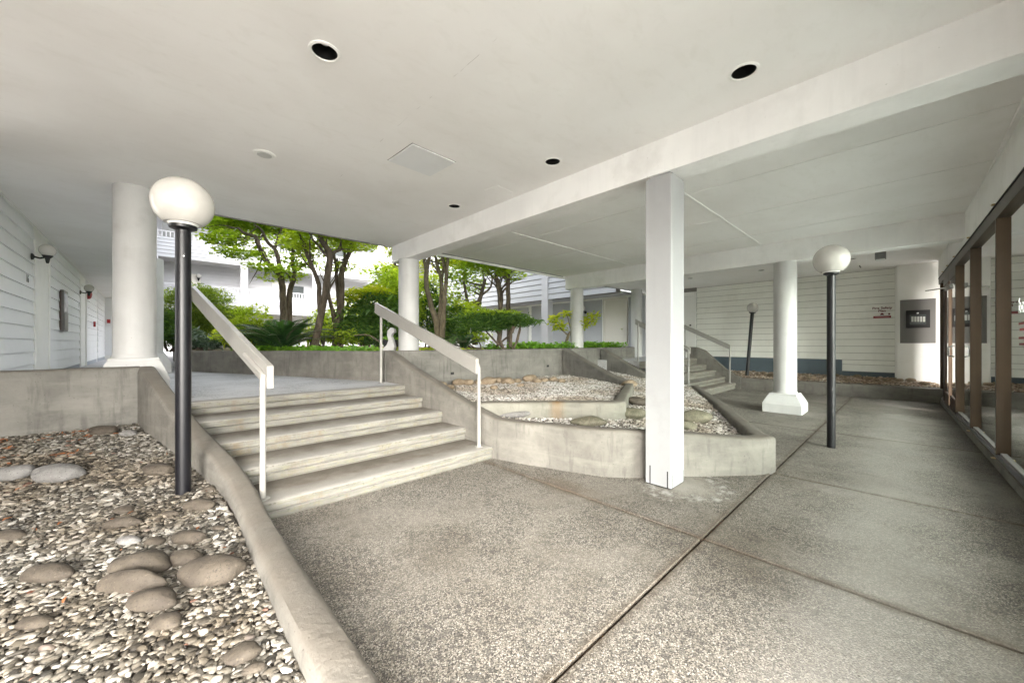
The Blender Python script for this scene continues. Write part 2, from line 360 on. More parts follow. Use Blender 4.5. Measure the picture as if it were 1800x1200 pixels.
def leafmat(name, a, b, c, trans=.58):
    n = N(name); t = n.t; r = n.n('ShaderNodeAttribute', _attribute_name='rnd').outputs['Fac']
    col = n.ramp(r, [(0, a), (.5, b), (1, c)])
    n.out(col, .45); n.b.inputs['Specular IOR Level'].default_value = .35
    tl = n.n('ShaderNodeBsdfTranslucent'); n.set(tl.inputs[0], n.mix(col, (1.5, 1.5, .45), 1., 'MULTIPLY'))
    mx = n.n('ShaderNodeMixShader'); mx.inputs[0].default_value = trans
    t.links.new(n.b.outputs[0], mx.inputs[1]); t.links.new(tl.outputs[0], mx.inputs[2]); t.links.new(mx.outputs[0], t.nodes['Material Output'].inputs[0])
    return n.m
M['leaf_maple'] = leafmat('maple leaf', (.15, .24, .03), (.36, .48, .06), (.58, .66, .12))
M['leaf_lime'] = leafmat('lime maple leaf', (.22, .30, .035), (.42, .52, .06), (.64, .68, .12))
M['leaf_dark'] = leafmat('rhododendron leaf', (.03, .075, .018), (.08, .165, .035), (.20, .33, .06), .35)
M['leaf_yellow'] = leafmat('young yellow leaf', (.22, .32, .025), (.44, .50, .035), (.66, .62, .07), .45)
M['leaf_conifer'] = leafmat('conifer spray', (.10, .17, .025), (.22, .31, .05), (.38, .46, .09), .35)
M['leaf_cover'] = leafmat('ground cover leaf', (.08, .20, .02), (.18, .38, .04), (.34, .56, .08), .35)
M['leaf_fern'] = leafmat('fern leaf', (.03, .075, .03), (.06, .14, .05), (.14, .26, .09), .35)
M['leaf_blue'] = leafmat('blue grey leaf', (.06, .12, .07), (.14, .2, .16), (.33, .36, .42), .3)
def mk_bark(name, a, b):
    n = N(name); c = n.mix(a, b, n.ramp(n.noise(10, 7, .7, n.map((1, 1, .35))), [(.35, 0.), (.65, 1.)])); n.bump(n.noise(35, 6, .7, n.map((1, 1, .3))), .8, .015); return n.out(c, .9)
M['bark'] = mk_bark('grey brown bark', (.06, .046, .032), (.16, .125, .085))
M['bark_pale'] = mk_bark('pale mossy bark', (.10, .08, .05), (.23, .19, .12))

# ------------------------------------------------------------------ shape helpers
def wall_sweep(pts, w, zb, r=.03, step=.12, wob=.004, seed=0):
    """a concrete wall: centre line (x,y,ztop) with rounded top edges; pts are subdivided and slightly uneven"""
    P = []
    for (a, b) in zip(pts[:-1], pts[1:]):
        L = math.dist(a[:2], b[:2]); n = max(1, int(L/step))
        for i in range(n): P.append(tuple(a[k]+(b[k]-a[k])*i/n for k in range(3)))
    P.append(tuple(pts[-1]))
    prof = [(-1, 'b', 0), (-1, 't', -r), (-1+.08, 't', -r*.45), (-1+.25, 't', -r*.12), (-.5, 't', 0), (0, 't', .002), (.5, 't', 0), (1-.25, 't', -r*.12), (1-.08, 't', -r*.45), (1, 't', -r), (1, 'b', 0)]
    vs = []; m = len(P); q = len(prof)
    for i, p in enumerate(P):
        a = P[max(i-1, 0)]; c = P[min(i+1, m-1)]
        d1 = Vector((p[0]-a[0], p[1]-a[1])); d2 = Vector((c[0]-p[0], c[1]-p[1]))
        if d1.length < 1e-6: d1 = d2
        if d2.length < 1e-6: d2 = d1
        d1.normalize(); d2.normalize(); d = (d1+d2).normalized(); nn = Vector((-d.y, d.x)); k = 1/max(.5, math.cos(d1.angle(d2)/2))
        for s, wh, off in prof:
            e = wob*noise.noise(Vector((p[0]*2.5+seed, p[1]*2.5, s*1.7)))*2
            x = p[0]+nn.x*(s*w/2*k+e); y = p[1]+nn.y*(s*w/2*k+e)
            zbt = zb(p[0], p[1]) if callable(zb) else zb
            z = zbt if wh == 'b' else p[2]+off+e
            vs.append((x, y, z))
    fs = [(i*q+j, i*q+j+1, (i+1)*q+j+1, (i+1)*q+j) for i in range(m-1) for j in range(q-1)]
    fs += [tuple(range(q)), tuple((m-1)*q+j for j in range(q))[::-1]]
    b = MB(); b.add(vs, fs); return b

def ico(sub):
    bm = bmesh.new(); bmesh.ops.create_icosphere(bm, subdivisions=sub, radius=1)
    v = np.array([x.co[:] for x in bm.verts]); f = np.array([[q.index for q in y.verts] for y in bm.faces]); bm.free(); return v, f
def inpoly(x, y, poly):
    c = np.zeros(len(x), bool); n = len(poly); j = n-1
    for i in range(n):
        xi, yi = poly[i]; xj, yj = poly[j]
        c ^= ((yi > y) != (yj > y)) & (x < (xj-xi)*(y-yi)/(yj-yi+1e-12)+xi); j = i
    return c
def big_mesh(name, V, F, rnd, mat, parent=None, kind='stuff', smooth=True):
    me = bpy.data.meshes.new(name); nv = len(V); nf, k = F.shape
    me.vertices.add(nv); me.vertices.foreach_set('co', V.astype(np.float32).ravel())
    me.loops.add(nf*k); me.loops.foreach_set('vertex_index', F.astype(np.int32).ravel())
    me.polygons.add(nf); me.polygons.foreach_set('loop_start', np.arange(0, nf*k, k, dtype=np.int32))
    try: me.polygons.foreach_set('loop_total', np.full(nf, k, dtype=np.int32))
    except Exception: pass
    me.polygons.foreach_set('use_smooth', np.full(nf, smooth))
    me.update(calc_edges=True)
    a = me.attributes.new('rnd', 'FLOAT', 'POINT'); a.data.foreach_set('value', rnd.astype(np.float32))
    me.materials.append(mat); o = bpy.data.objects.new(name, me); link(o, parent)
    if kind: o['kind'] = kind
    return o
def rotmats(n, tilt):
    """random yaw plus a tilt of up to `tilt` radians"""
    a = RNG.uniform(0, 2*PI, n); b = RNG.normal(0, tilt, n); c = RNG.uniform(0, 2*PI, n)
    def rz(t):
        R = np.zeros((n, 3, 3)); R[:, 0, 0] = np.cos(t); R[:, 0, 1] = -np.sin(t); R[:, 1, 0] = np.sin(t); R[:, 1, 1] = np.cos(t); R[:, 2, 2] = 1; return R
    def rx(t):
        R = np.zeros((n, 3, 3)); R[:, 0, 0] = 1; R[:, 1, 1] = np.cos(t); R[:, 1, 2] = -np.sin(t); R[:, 2, 1] = np.sin(t); R[:, 2, 2] = np.cos(t); return R
    return rz(a) @ rx(b) @ rz(c)
def gravel(name, poly, zf, step, size, mat, sub=1, layers=1, label='', tilt=.3):
    xs = [p[0] for p in poly]; ys = [p[1] for p in poly]
    X, Y = [], []
    for L in range(layers):
        gx, gy = np.meshgrid(np.arange(min(xs), max(xs), step), np.arange(min(ys), max(ys), step))
        gx = gx.ravel()+RNG.uniform(-.5, .5, gx.size)*step; gy = gy.ravel()+RNG.uniform(-.5, .5, gy.size)*step
        k = inpoly(gx, gy, poly); X.append(gx[k]); Y.append(gy[k])
    lay = np.concatenate([np.full(len(x), i) for i, x in enumerate(X)]); X = np.concatenate(X); Y = np.concatenate(Y); n = len(X)
    bv, bf = ico(sub); nv = len(bv)
    var = np.array([bv*(1+.16*np.array([noise.noise(Vector(p)*1.7+Vector((k*9.1, 0, 0))) for p in bv])[:, None]*2.2) for k in range(7)])
    for kk in range(7):
        for _ in range(7):
            d_ = RNG.normal(size=3); d_ /= np.linalg.norm(d_); h_ = RNG.uniform(.6, .88); q_ = var[kk] @ d_
            var[kk] = var[kk]-np.where(q_ > h_, q_-h_, 0)[:, None]*d_[None]
    W = var[RNG.integers(0, 7, n)]
    s = size*RNG.lognormal(0, .28, n); sc = np.stack([s*RNG.uniform(.8, 1.15, n), s*RNG.uniform(.5, .85, n), s*RNG.uniform(.22, .42, n)], 1)
    W = W*sc[:, None, :]; R = rotmats(n, tilt); W = np.einsum('nij,nvj->nvi', R, W)
    Z = zf(X, Y)+RNG.uniform(-.35, .25, n)*size*.8+lay*size*.25
    W += np.stack([X, Y, Z], 1)[:, None, :]
    F = (bf[None]+(np.arange(n)*nv)[:, None, None]).reshape(-1, 3)
    rnd = np.repeat(np.clip(RNG.beta(1.1, 1.1, n), 0, 1), nv)
    o = big_mesh(name, W.reshape(-1, 3), F, rnd, mat, smooth=(sub > 1))
    return tag(o, label, 'gravel', kind='stuff')

def siding(parent, p0, d, length, z0, z1, nrm, mat, exp=.2, depth=.022, name='siding_board', gap=.0):
    """lap boards from p0 along unit dir d, each board a piece; outer face tilts out at its bottom"""
    d = Vector(d); nrm = Vector(nrm); k = 0; z = z0; cache = {}
    while z < z1-.02:
        h = min(exp, z1-z); hh_ = h; h -= gap; key = round(h, 3)
        if key not in cache:
            mb = MB(); o_ = [(0, .001, 0), (0, depth, 0), (0, depth-.002, .004), (0, .005, h+.0), (0, .001, h)]
            prof = [(.001, 0), (depth, 0), (depth+.001, .012), (.006, h-.001), (.001, h-.001)]
            vs = []
            for L in (0, length):
                for (q, zz) in prof: vs.append(tuple(d*L+nrm*q+Vector((0, 0, zz))))
            m = len(prof)
            mb.add(vs, [tuple(range(m)), tuple(range(m, 2*m))[::-1]]+[(i, (i+1) % m, m+(i+1) % m, m+i) for i in range(m)])
            o = mb.build(name, mat, parent); o.location = Vector(p0)+Vector((0, 0, z)); cache[key] = o
        else: same(cache[key], name, parent, Vector(p0)+Vector((0, 0, z)))
        z += hh_
def bx(name, a, b, mat, parent=None, bevel=.0, seg=2):
    return MB().box(a, b).build(name, mat, parent, bevel=bevel, seg=seg)

# ------------------------------------------------------------------ ground and plaza
g = MB(); g.add([(-300, -300, -.06), (300, -300, -.06), (300, 300, -.06), (-300, 300, -.06)], [(0, 1, 2, 3)])
tag(g.build('ground', paint('pale bounce concrete', (.68, .66, .62), .9, .08, .2)), kind='structure')  # unseen ground made pale to bounce daylight up to the ceiling
plaza = bx('plaza', (-9, -2.6, -.2), (13.3, 3.7, -.02), M['joint']); tag(plaza, kind='structure')
plaza.name = 'plaza_floor'
J = .008
def slab(x0, x1, y0, y1):
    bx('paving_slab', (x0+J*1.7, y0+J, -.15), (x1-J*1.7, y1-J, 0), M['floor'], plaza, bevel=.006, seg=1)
for (x0, x1, y0, y1) in [(-9, -3, -2.6, 3.7), (-3, 2.86, -2.6, 1.02), (-3, 2.86, 1.02, 3.7), (2.86, 4.85, -2.6, 1.02), (4.85, 7.70, -2.6, 1.02),
                         (7.70, 10.5, -2.6, 1.02), (10.5, 13.3, -2.6, 1.02), (2.86, 4.85, 1.02, 3.7), (4.85, 7.70, 1.02, 3.7), (7.7, 10.5, 1.02, 3.7), (10.5, 13.3, 1.02, 3.7)]:
    slab(x0, x1, y0, y1)

# ------------------------------------------------------------------ terrace, platform, walkways
ZP = .716
b = MB(); b.prism([(-1.45, 6.52), (-.02, 6.52), (.10, 5.95), (.12, 5.79), (3.0, 5.79), (3.0, 6.45), (2.0, 9.1), (.7, 12.1), (.7, 30), (-1.45, 30)], -.2, ZP)
tag(b.build('upper_walkway', M['platform']), kind='structure')
# soil of the courtyard: uneven sheet
def soil_sheet():
    V = []; F = []; nx, ny = 40, 60
    for j in range(ny+1):
        for i in range(nx+1):
            y = 6.5+22*(j/ny)**1.3; xl = 3.05-(y-6.5)*.405 if y < 12.2 else .72
            xl = max(xl, .72)
            x = xl+.06+(11.8-xl-.06)*i/nx
            V.append((x, y, 1.19+.04*noise.noise(Vector((x*.9, y*.9, 0)))+.015*noise.noise(Vector((x*5, y*5, 3)))))
    for j in range(ny):
        for i in range(nx): a = j*(nx+1)+i; F.append((a, a+1, a+nx+2, a+nx+1))
    b = MB(); b.add(V, F); return b
tag(soil_sheet().build('courtyard_soil', M['soil'], smooth=True), kind='structure')
ZR = .90
b = MB(); b.prism([(9.7, 5.09), (14.2, 5.09), (14.2, 30), (12.05, 30), (12.05, 6.6), (9.7, 6.6)], -.2, ZR)
tag(b.build('right_walkway', M['platform']), kind='structure')

# ------------------------------------------------------------------ ceiling slab with real holes for the cans
ZC1, ZC2, ZC3 = 3.38, 3.46, 3.40
LIGHTS1 = [(.855, 2.74), (3.13, .83), (3.17, 2.68), (3.17, 4.53)]
LIGHTS3 = [(12.03, 4.65), (12.12, 2.79), (12.04, .93)]
def slab_holes(name, a, b, holes, r, mat):
    """slab whose underside is a fan of quads round every circular hole"""
    bm = bmesh.new(); n = 24
    x0, y0, z0 = a; x1, y1, z1 = b
    top = bm.faces.new([bm.verts.new(p) for p in ((x0, y0, z1), (x1, y0, z1), (x1, y1, z1), (x0, y1, z1))])
    cor = [bm.verts.new(p) for p in ((x0, y0, z0), (x1, y0, z0), (x1, y1, z0), (x0, y1, z0))]
    tv = top.verts[:]
    es = [bm.edges.new((cor[i], cor[(i+1) % 4])) for i in range(4)]
    for (hx, hy) in holes:
        ring = [bm.verts.new((hx+r*math.cos(2*PI*k/n), hy+r*math.sin(2*PI*k/n), z0)) for k in range(n)]
        es += [bm.edges.new((ring[k], ring[(k+1) % n])) for k in range(n)]
    bmesh.ops.triangle_fill(bm, edges=es, use_beauty=True, use_dissolve=False)
    for i in range(4):
        try: bm.faces.new((cor[i], cor[(i+1) % 4], tv[(i+1) % 4], tv[i]))
        except Exception: pass
    bm.normal_update()
    # triangle_fill also fills the circles: remove those faces
    rm = [f for f in bm.faces if len(f.verts) == 3 and any(math.hypot(f.calc_center_median().x-hx, f.calc_center_median().y-hy) < r*.98 for hx, hy in holes)]
    bmesh.ops.delete(bm, geom=rm, context='FACES_ONLY')
    me = bpy.data.meshes.new(name); bm.to_mesh(me); bm.free(); me.materials.append(mat)
    o = bpy.data.objects.new(name, me); link(o); return o
RH = .082
tag(slab_holes('ceiling', (-4.2, -2.8, ZC1), (3.60, 7.35, 3.95), LIGHTS1, RH, M['ceiling']), kind='structure')
tag(bx('ceiling_left_walk', (-1.6, 7.352, ZC1), (-.05, 30, 3.95), M['ceiling']), kind='structure').name = 'ceiling.001'
tag(bx('ceiling', (3.60, -.95, ZC2), (9.40, 7.35, 3.95), M['ceiling']), kind='structure')
tag(slab_holes('ceiling', (9.40, -.95, ZC3), (14.5, 7.35, 3.95), LIGHTS3, RH, M['ceiling']), kind='structure')
# joint battens and panel joints of the middle ceiling
mid = empty('ceiling_battens', (0, 0, 0), kind='structure')
for y in (2.13, 5.08):
    MB().box((3.9, y-.022, ZC2-.014), (9.28, y+.022, ZC2-.001)).build('batten', M['beam'], mid, bevel=.004, seg=1)
MB().box((3.9, -.72, ZC2-.03), (9.28, -.66, ZC2-.001)).build('batten', M['beam'], mid, bevel=.004, seg=1)
for x in (5.38, 6.85, 8.3):
    for (ya, yb) in ((-.66, 2.10), (2.16, 5.05), (5.11, 7.34)):
        MB().box((x-.012, ya, ZC2-.007), (x+.012, yb, ZC2-.001)).build('joint_tape', M['ceiling'], mid, bevel=.002, seg=1)
for x in (4.35,):
    MB().box((x-.012, -.6, ZC2-.007), (x+.012, 7.3, ZC2-.001)).build('joint_tape', M['ceiling'], mid)
# drip flashing along the outer edge
for (x0, x1, z) in ((-.04, 3.55, ZC1), (3.92, 9.2, ZC2), (9.6, 13.1, ZC3)):
    tag(bx('edge_flashing', (x0, 7.352, z-.018), (x1, 7.375, z+.06), M['underside']), kind='structure')
tag(bx('fascia', (-.04, 7.376, ZC1+.01), (14.5, 7.42, 3.97), M['white']), kind='structure')

up = empty('added_upper_storey', (0, 0, 3.951), label='upper storey added unseen above the arcade ceiling to shade the courtyard', cat='building')  # storey added out of view, its height set to shade the courtyard
bx('wall', (-4.2, -2.8, 0), (14.5, 7.34, 7.4), M['trim_far'], up); bx('roof', (-4.5, -3.1, 7.401), (14.8, 7.6, 7.55), M['underside'], up)
bx('shading_wall', (-4.2, 7.42, 0), (-.08, 30, 7.4), M['trim_far'], up); bx('roof', (-4.5, 7.701, 7.401), (.2, 30.3, 7.55), M['underside'], up)
tag(bx('shading_wall', (-3.9, -.6, -.05), (-3.65, 6.38, ZC1-.002), M['white']), 'plain white wall added unseen beyond the left gravel bed to block sun', 'wall')  # unseen wall added to keep sun off the left gravel bed
# beams
def beam(x0, x1, y0, y1, label):
    b = bx('ceiling_beam', (x0, y0, 3.05), (x1, y1, 3.50), M['beam'], bevel=.008, seg=2); return tag(b, label, 'beam')
beam(3.58, 3.88, -.93, 7.33, 'thick white beam resting on the square post, crossing the whole ceiling')
beam(9.27, 9.57, -.93, 7.33, 'white ceiling beam resting on the round column with the flared base')
# round columns and the square post
def column(x, y, zb, zt, label, base=True, basez=None, r=.198):
    o = empty('round_column', (x, y, zb), label=label, cat='column')
    s = MB(); z0 = (basez or 0) if base else 0
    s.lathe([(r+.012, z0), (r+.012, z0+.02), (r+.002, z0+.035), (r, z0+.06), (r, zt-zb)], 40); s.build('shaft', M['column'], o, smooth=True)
    if base:
        h = basez; bb = MB(); s2 = math.sqrt(2); w0 = .33; w1 = .235
        bb.lathe([(w0*s2-.0, 0), (w0*s2, h*.45), (w0*s2*.93, h*.6), (w1*s2*1.09, h*.86), (w1*s2, h-.03), (w1*s2, h-.001)], 4, ang=PI/4)
        bb.build('base', M['column'], o, bevel=.012)
    return o
column(3.73, 6.90, 1.15, 3.06, 'white round column rising from the planted terrace at the far end of the thick beam', base=False)
column(9.42, 7.00, 1.15, 3.06, 'white round column with chipped paint standing among the bright ground cover', base=False)
column(13.1, 7.00, ZR, 3.39, 'white round column by the cream door, half hidden by the square post', base=False)
column(9.42, 1.75, 0, 3.055, 'white round column on a flared square base standing on the plaza', True, .386)
column(-.15, 6.87, ZP, 3.379, 'broad white round column behind the left planter wall', True, .50, .205)
column(.02, 12.3, ZP, 3.379, 'sunlit white round column farther along the upper walkway, partly behind the lamp post', True, .45)
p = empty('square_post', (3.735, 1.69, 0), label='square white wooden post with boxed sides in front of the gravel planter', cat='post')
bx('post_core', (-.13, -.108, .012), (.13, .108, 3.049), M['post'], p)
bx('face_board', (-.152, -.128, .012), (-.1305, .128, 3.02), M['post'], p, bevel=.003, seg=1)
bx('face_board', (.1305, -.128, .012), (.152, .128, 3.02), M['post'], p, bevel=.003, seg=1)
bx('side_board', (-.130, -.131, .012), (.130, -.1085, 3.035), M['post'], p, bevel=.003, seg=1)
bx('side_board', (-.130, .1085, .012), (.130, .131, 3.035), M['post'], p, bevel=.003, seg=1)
for (a, c) in (((-.1545, .075, .012), (-.1525, .085, .19)), ((-.1545, -.10, .012), (-.1525, -.09, .17)), ((-.128, -.133, .012), (-.124, -.1315, .14)), ((.125, -.1335, .012), (.128, -.1315, .13))):
    bx('anchor_slot', a, c, M['black_matt'], p)
bx('base_plate', (-.14, -.12, .001), (.14, .12, .0115), M['black_matt'], p)

# ------------------------------------------------------------------ ceiling fixtures
def downlight(x, y, z, label, grp):
    o = empty('downlight', (x, y, z), label=label, cat='ceiling light', group=grp)
    r = MB(); n = 32; pr_ = [(.079, .02), (.079, -.004), (.083, -.009), (.098, -.006), (.101, -.0005), (.083, -.0005), (.083, .02)]
    vs = []; 
    for (rr, zz) in pr_:
        for k in range(n): vs.append((rr*math.cos(2*PI*k/n), rr*math.sin(2*PI*k/n), zz))
    m = len(pr_); fs = [(i*n+k, i*n+(k+1) % n, ((i+1) % m)*n+(k+1) % n, ((i+1) % m)*n+k) for i in range(m) for k in range(n)]
    r.add(vs, fs); r.build('trim_ring', M['white'], o, smooth=True)
    c = MB(); vs = []; pr2 = [(.0785, .0), (.0785, .11), (.06, .17), (.001, .19)]
    for (rr, zz) in pr2:
        for k in range(n): vs.append((rr*math.cos(2*PI*k/n), rr*math.sin(2*PI*k/n), zz))
    c.add(vs, [(i*n+k, i*n+(k+1) % n, (i+1)*n+(k+1) % n, (i+1)*n+k) for i in range(3) for k in range(n)]); c.build('can', M['can'], o, smooth=True)
    bmb = MB(); bmb.lathe([(.001, .055), (.03, .06), (.048, .085), (.05, .11), (.03, .15), (.02, .175)], 20); bmb.build('bulb', M['bulb'], o, smooth=True)
    return o
DL = ['black recessed ceiling light nearest the top left, above the stairs side', 'black recessed ceiling light with pale bulb at the upper right, before the big beam', 'small black recessed ceiling light beside the beam, left of the square post', 'smallest black recessed ceiling light near the garden edge, beside the beam']
for (x, y), l in zip(LIGHTS1, DL): downlight(x, y, ZC1, l, 'recessed ceiling lights')
DL3 = ['thin dark recessed light in the far bay just right of the square post', 'thin dark recessed light in the far bay left of the flared base column', 'thin dark recessed light in the far bay beside the lamp globe']
for (x, y), l in zip(LIGHTS3, DL3): downlight(x, y, ZC3, l, 'recessed ceiling lights')
o = empty('ceiling_speaker', (.86, 4.66, ZC1), label='flat round white cover set in the ceiling near the left column', cat='ceiling cover')
MB().lathe([(.104, -.001), (.104, -.006), (.09, -.012), (.078, -.012), (.07, -.009)], 36).build('cover_ring', M['white'], o, smooth=True)
MB().lathe([(.066, -.010), (.066, -.016), (.05, -.018), (.001, -.018)], 36).build('cover_disc', M['column'], o, smooth=True)
o = empty('access_panel', (2.13, 3.65, ZC1), .04, label='square white access panel with a dark gap set in the ceiling', cat='access panel')
bx('panel_gap', (-.272, -.252, -.003), (.272, .252, -.001), M['underside'], o)
bx('panel_door', (-.266, -.246, -.012), (.266, .246, -.0035), M['board'], o, bevel=.003)
o = empty('ceiling_patch', (3.28, 3.69, ZC1), .1, label='faint cracked rectangular patch in the ceiling beside the beam', cat='patch')
bx('patch_plate', (-.15, -.12, -.0045), (.15, .12, -.001), M['ceiling'], o, bevel=.001, seg=1)
o = empty('alarm_horn', (11.2, .41, ZC3), label='small grey box hanging under the ceiling of the far bay', cat='alarm box')
bx('housing', (-.085, -.085, -.225), (.085, .085, -.001), N('grey box').out((.17, .17, .17), .5), o, bevel=.008)
bx('grille', (-.07, -.07, -.245), (.07, .07, -.2255), M['lcd'], o, bevel=.004)
o = empty('exit_bracket', (11.9, 1.9-1.0, ZC3), label='tiny metal bracket on the far ceiling above the fire safety sign', cat='bracket')
o.location = at(1512, 476, 9.8)
o.location.z = ZC3
bx('bar', (-.16, -.012, -.03), (.16, .012, -.018), M['steel'], o)
for s in (-.12, .12): bx('stem', (s-.01, -.01, -.0175), (s+.01, .01, -.001), M['steel'], o)

# ------------------------------------------------------------------ stairs
def stairs(x0, x1, y0, n, rise, tread, label, zbase=0., last=None, lefts=None):
    o = empty('staircase', ((x0+x1)/2, y0, zbase), label=label, cat='stairs'); W = (x1-x0)/2
    for k in range(n):
        y = tread*k; ye = y+tread if k < n-1 else y+(last or tread)
        z1 = rise*(k+1); z0 = rise*k
        m = MB()
        # profile in y,z: bottom board course set back a little, groove, top course with a worn nosing
        pr_ = [(y+.020, z0+.0005), (y+.014, z0+rise*.42), (y+.034, z0+rise*.455), (y+.034, z0+rise*.50), (y+.004, z0+rise*.54), (y, z1-.022), (y+.004, z1-.007), (y+.015, z1), (y+.1, z1+.001), (ye+.028, z1+.0005), (ye+.028, z0+.0005)]
        seg = int(2*W/.08); vs = []
        for i in range(seg+1):
            xl = -W if lefts is None else lefts[k]-(x0+x1)/2
            x = xl+(W-xl)*i/seg
            for j, (yy, zz) in enumerate(pr_):
                e = .0055*noise.noise(Vector((x*5, k*7.3, j*.9)))+(.004*noise.noise(Vector((x*14, k*3.3, j)))) if j < 9 else 0
                if j in (5, 6, 7):
                    c = noise.noise(Vector((x*9+k*5, k*2.1, 4))); e += .012*max(0, c-.35)*2
                vs.append((x, yy+abs(e) if j < 8 else yy, zz-(abs(e)*.6 if 5 <= j < 9 else 0)))
        q = len(pr_); fs = [(i*q+j, i*q+(j+1) % q, (i+1)*q+(j+1) % q, (i+1)*q+j) for i in range(seg) for j in range(q)]
        fs += [tuple(range(q)), tuple(seg*q+j for j in range(q))[::-1]]
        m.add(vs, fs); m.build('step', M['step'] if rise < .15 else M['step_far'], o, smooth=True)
    return o
stairs(.61, 2.99, 3.47, 5, .1432, .545, 'wide flight of five weathered board-formed concrete steps in the foreground', last=.16, lefts=[.58, .49, .36, .24, .10])
stairs(9.55, 13.02, 3.66, 5, .18, .284, 'far flight of concrete steps behind the square post', last=.2)

# ------------------------------------------------------------------ concrete walls
def cwall(pts, w, zb, label, mat='conc', r=.035, cat='wall', name='concrete_wall', seed=0):
    return tag(wall_sweep(pts, w, zb, r, seed=seed).build(name, M[mat], smooth=True), label, cat)
# right stringer of the near stairs
cwall([(3.09, 6.36, 1.262), (3.09, 6.1, 1.19), (3.09, 5.65, 1.03), (3.09, 5.1, .89), (3.09, 4.25, .65), (3.09, 3.7, .525), (3.10, 3.48, .48), (3.19, 3.15, .475), (3.505, 2.26, .49), (3.62, 2.10, .49), (4.74, 1.16, .385), (4.90, 1.10, .385), (5.02, 1.20, .385), (7.0, 2.22, .39), (9.33, 3.50, .40)], .18, -.05, 'concrete wall sloping down the right of the near steps and wrapping the gravel planter behind the square post', 'conc_warm', cat='planter wall', name='planter_wall')
# inner terrace wall with the rust stain, returning to the rounded knob
cwall([(3.16, 4.06, .60), (3.36, 3.95, .60), (4.62, 2.83, .60), (4.76, 2.80, .60), (4.88, 2.88, .60), (6.3, 3.55, .60), (7.15, 3.98, .60)], .17, .2, 'inner concrete planter wall with a rust stain holding the white gravel', 'conc_rust', cat='planter wall', name='planter_wall', seed=5)
cwall([(7.16, 4.00, .61), (7.35, 4.45, .69), (7.70, 5.35, .94), (8.08, 6.35, 1.255)], .2, .2, 'sloping concrete wing wall running down from the terrace into the white gravel', 'conc', cat='wall', name='wing_wall', seed=8)
cwall([(9.30, 3.62, .43), (9.35, 4.1, .47), (9.45, 4.82, .63), (9.66, 5.6, .93), (9.87, 6.35, 1.255)], .2, .2, 'farther sloping concrete wing wall beside the far steps', 'conc', cat='wall', name='wing_wall', seed=9)
cwall([(3.02, 6.53, 1.262), (5, 6.53, 1.262), (8, 6.53, 1.262), (11.93, 6.53, 1.27)], .17, .1, 'long grey concrete retaining wall holding the planted terrace', 'conc', cat='retaining wall', name='retaining_wall', r=.03, seed=11)
cwall([(3.06, 6.56, 1.255), (2.05, 9.12, 1.24), (.72, 12.1, 1.21), (.72, 20, 1.21)], .2, .6, 'stained concrete wall edging the garden beside the upper walkway', 'conc_warm', cat='retaining wall', name='retaining_wall', r=.02, seed=12)
for (u, v) in ((795, 656), (963, 643), (997, 649)):   # weep holes
    t = 6.44/(-.6903*(u-900)/665+.7235); c = at(u, v, t)
    lab = {795: 'dark weep hole in the retaining wall behind the handrail', 963: 'dark square weep hole in the middle of the retaining wall', 997: 'dark weep hole next to the wing wall'}[u]
    h = empty('weep_hole', (c.x, 6.441, c.z), label=lab, cat='weep hole', group='weep holes in the retaining wall')
    bx('rim', (-.052, -.004, -.035), (.052, .002, .035), M['conc'], h, bevel=.002, seg=1); bx('hole', (-.04, -.006, -.025), (.04, -.0045, .025), M['black_matt'], h)
# right stringer of far stairs and the back curb
cwall([(13.12, 3.55, .36), (13.12, 3.70, .42), (13.12, 4.0, .62), (13.12, 4.6, 1.17), (13.12, 4.85, 1.27), (13.12, 5.08, 1.28)], .17, -.05, 'white painted sloping side wall on the right of the far steps', 'conc_warm', r=.01, name='stair_wall', seed=14)
cwall([(13.22, 3.66, .335), (13.30, 1.5, .335), (13.36, -.55, .335)], .19, -.05, 'low concrete curb holding brown gravel along the far wall', 'conc_warm', r=.012, cat='curb', name='curb', seed=15)
# left planter
def zbed(x, y): return np.interp(y, [0, 2.6, 4.15, 6.35], [.09, .11, .16, .43])
LP = [(.52, -.6, .20), (.52, 1.6, .20), (.525, 2.7, .195), (.53, 3.15, .20), (.535, 3.45, .235), (.525, 3.75, .28), (.465, 4.2, .385), (.36, 4.7, .50), (.245, 5.2, .65), (.15, 5.6, .80), (.06, 5.95, .95), (-.01, 6.25, 1.07), (-.04, 6.48, 1.115)]
cwall(LP, .175, -.05, 'rounded concrete curb climbing beside the steps on the left', 'conc_warm', r=.06, cat='curb', name='curb', seed=17)
cwall([(-4.2, 6.50, 1.10), (-.10, 6.50, 1.115)], .2, -.05, 'grey concrete wall at the back of the left gravel bed', 'conc', r=.03, cat='planter wall', name='planter_wall', seed=19)

# ------------------------------------------------------------------ gravel beds
b = MB(); V = []; F = []
for j in range(31):
    for i in range(9):
        y = -.6+7.0*j/30; x = -3.6+4.05*i/8; V.append((x, y, float(zbed(x, y))-.012))
for j in range(30):
    for i in range(8): a = j*9+i; F.append((a, a+1, a+10, a+9))
tag(b.add(V, F).build('left_bed_soil', M['bed']), kind='structure').name = 'bed_soil'
near_poly = [(-1.0, 1.35), (.43, .9), (.44, 3.2), (-.95, 3.8)]
far_poly = [(-2.3, 3.9), (-1.0, 3.78), (.44, 3.15), (.40, 4.1), (.18, 5.1), (-.06, 6.0), (-.1, 6.39), (-2.3, 6.40)]
gravel('gravel', near_poly, zbed, .0195, .0178, M['gravel_bed'], 2, 1, 'coarse pale river gravel filling the left planter bed in the foreground')
gravel('gravel', far_poly, zbed, .029, .022, M['gravel_bed'], 1, 2, 'pale gravel at the back of the left planter bed below the grey wall')
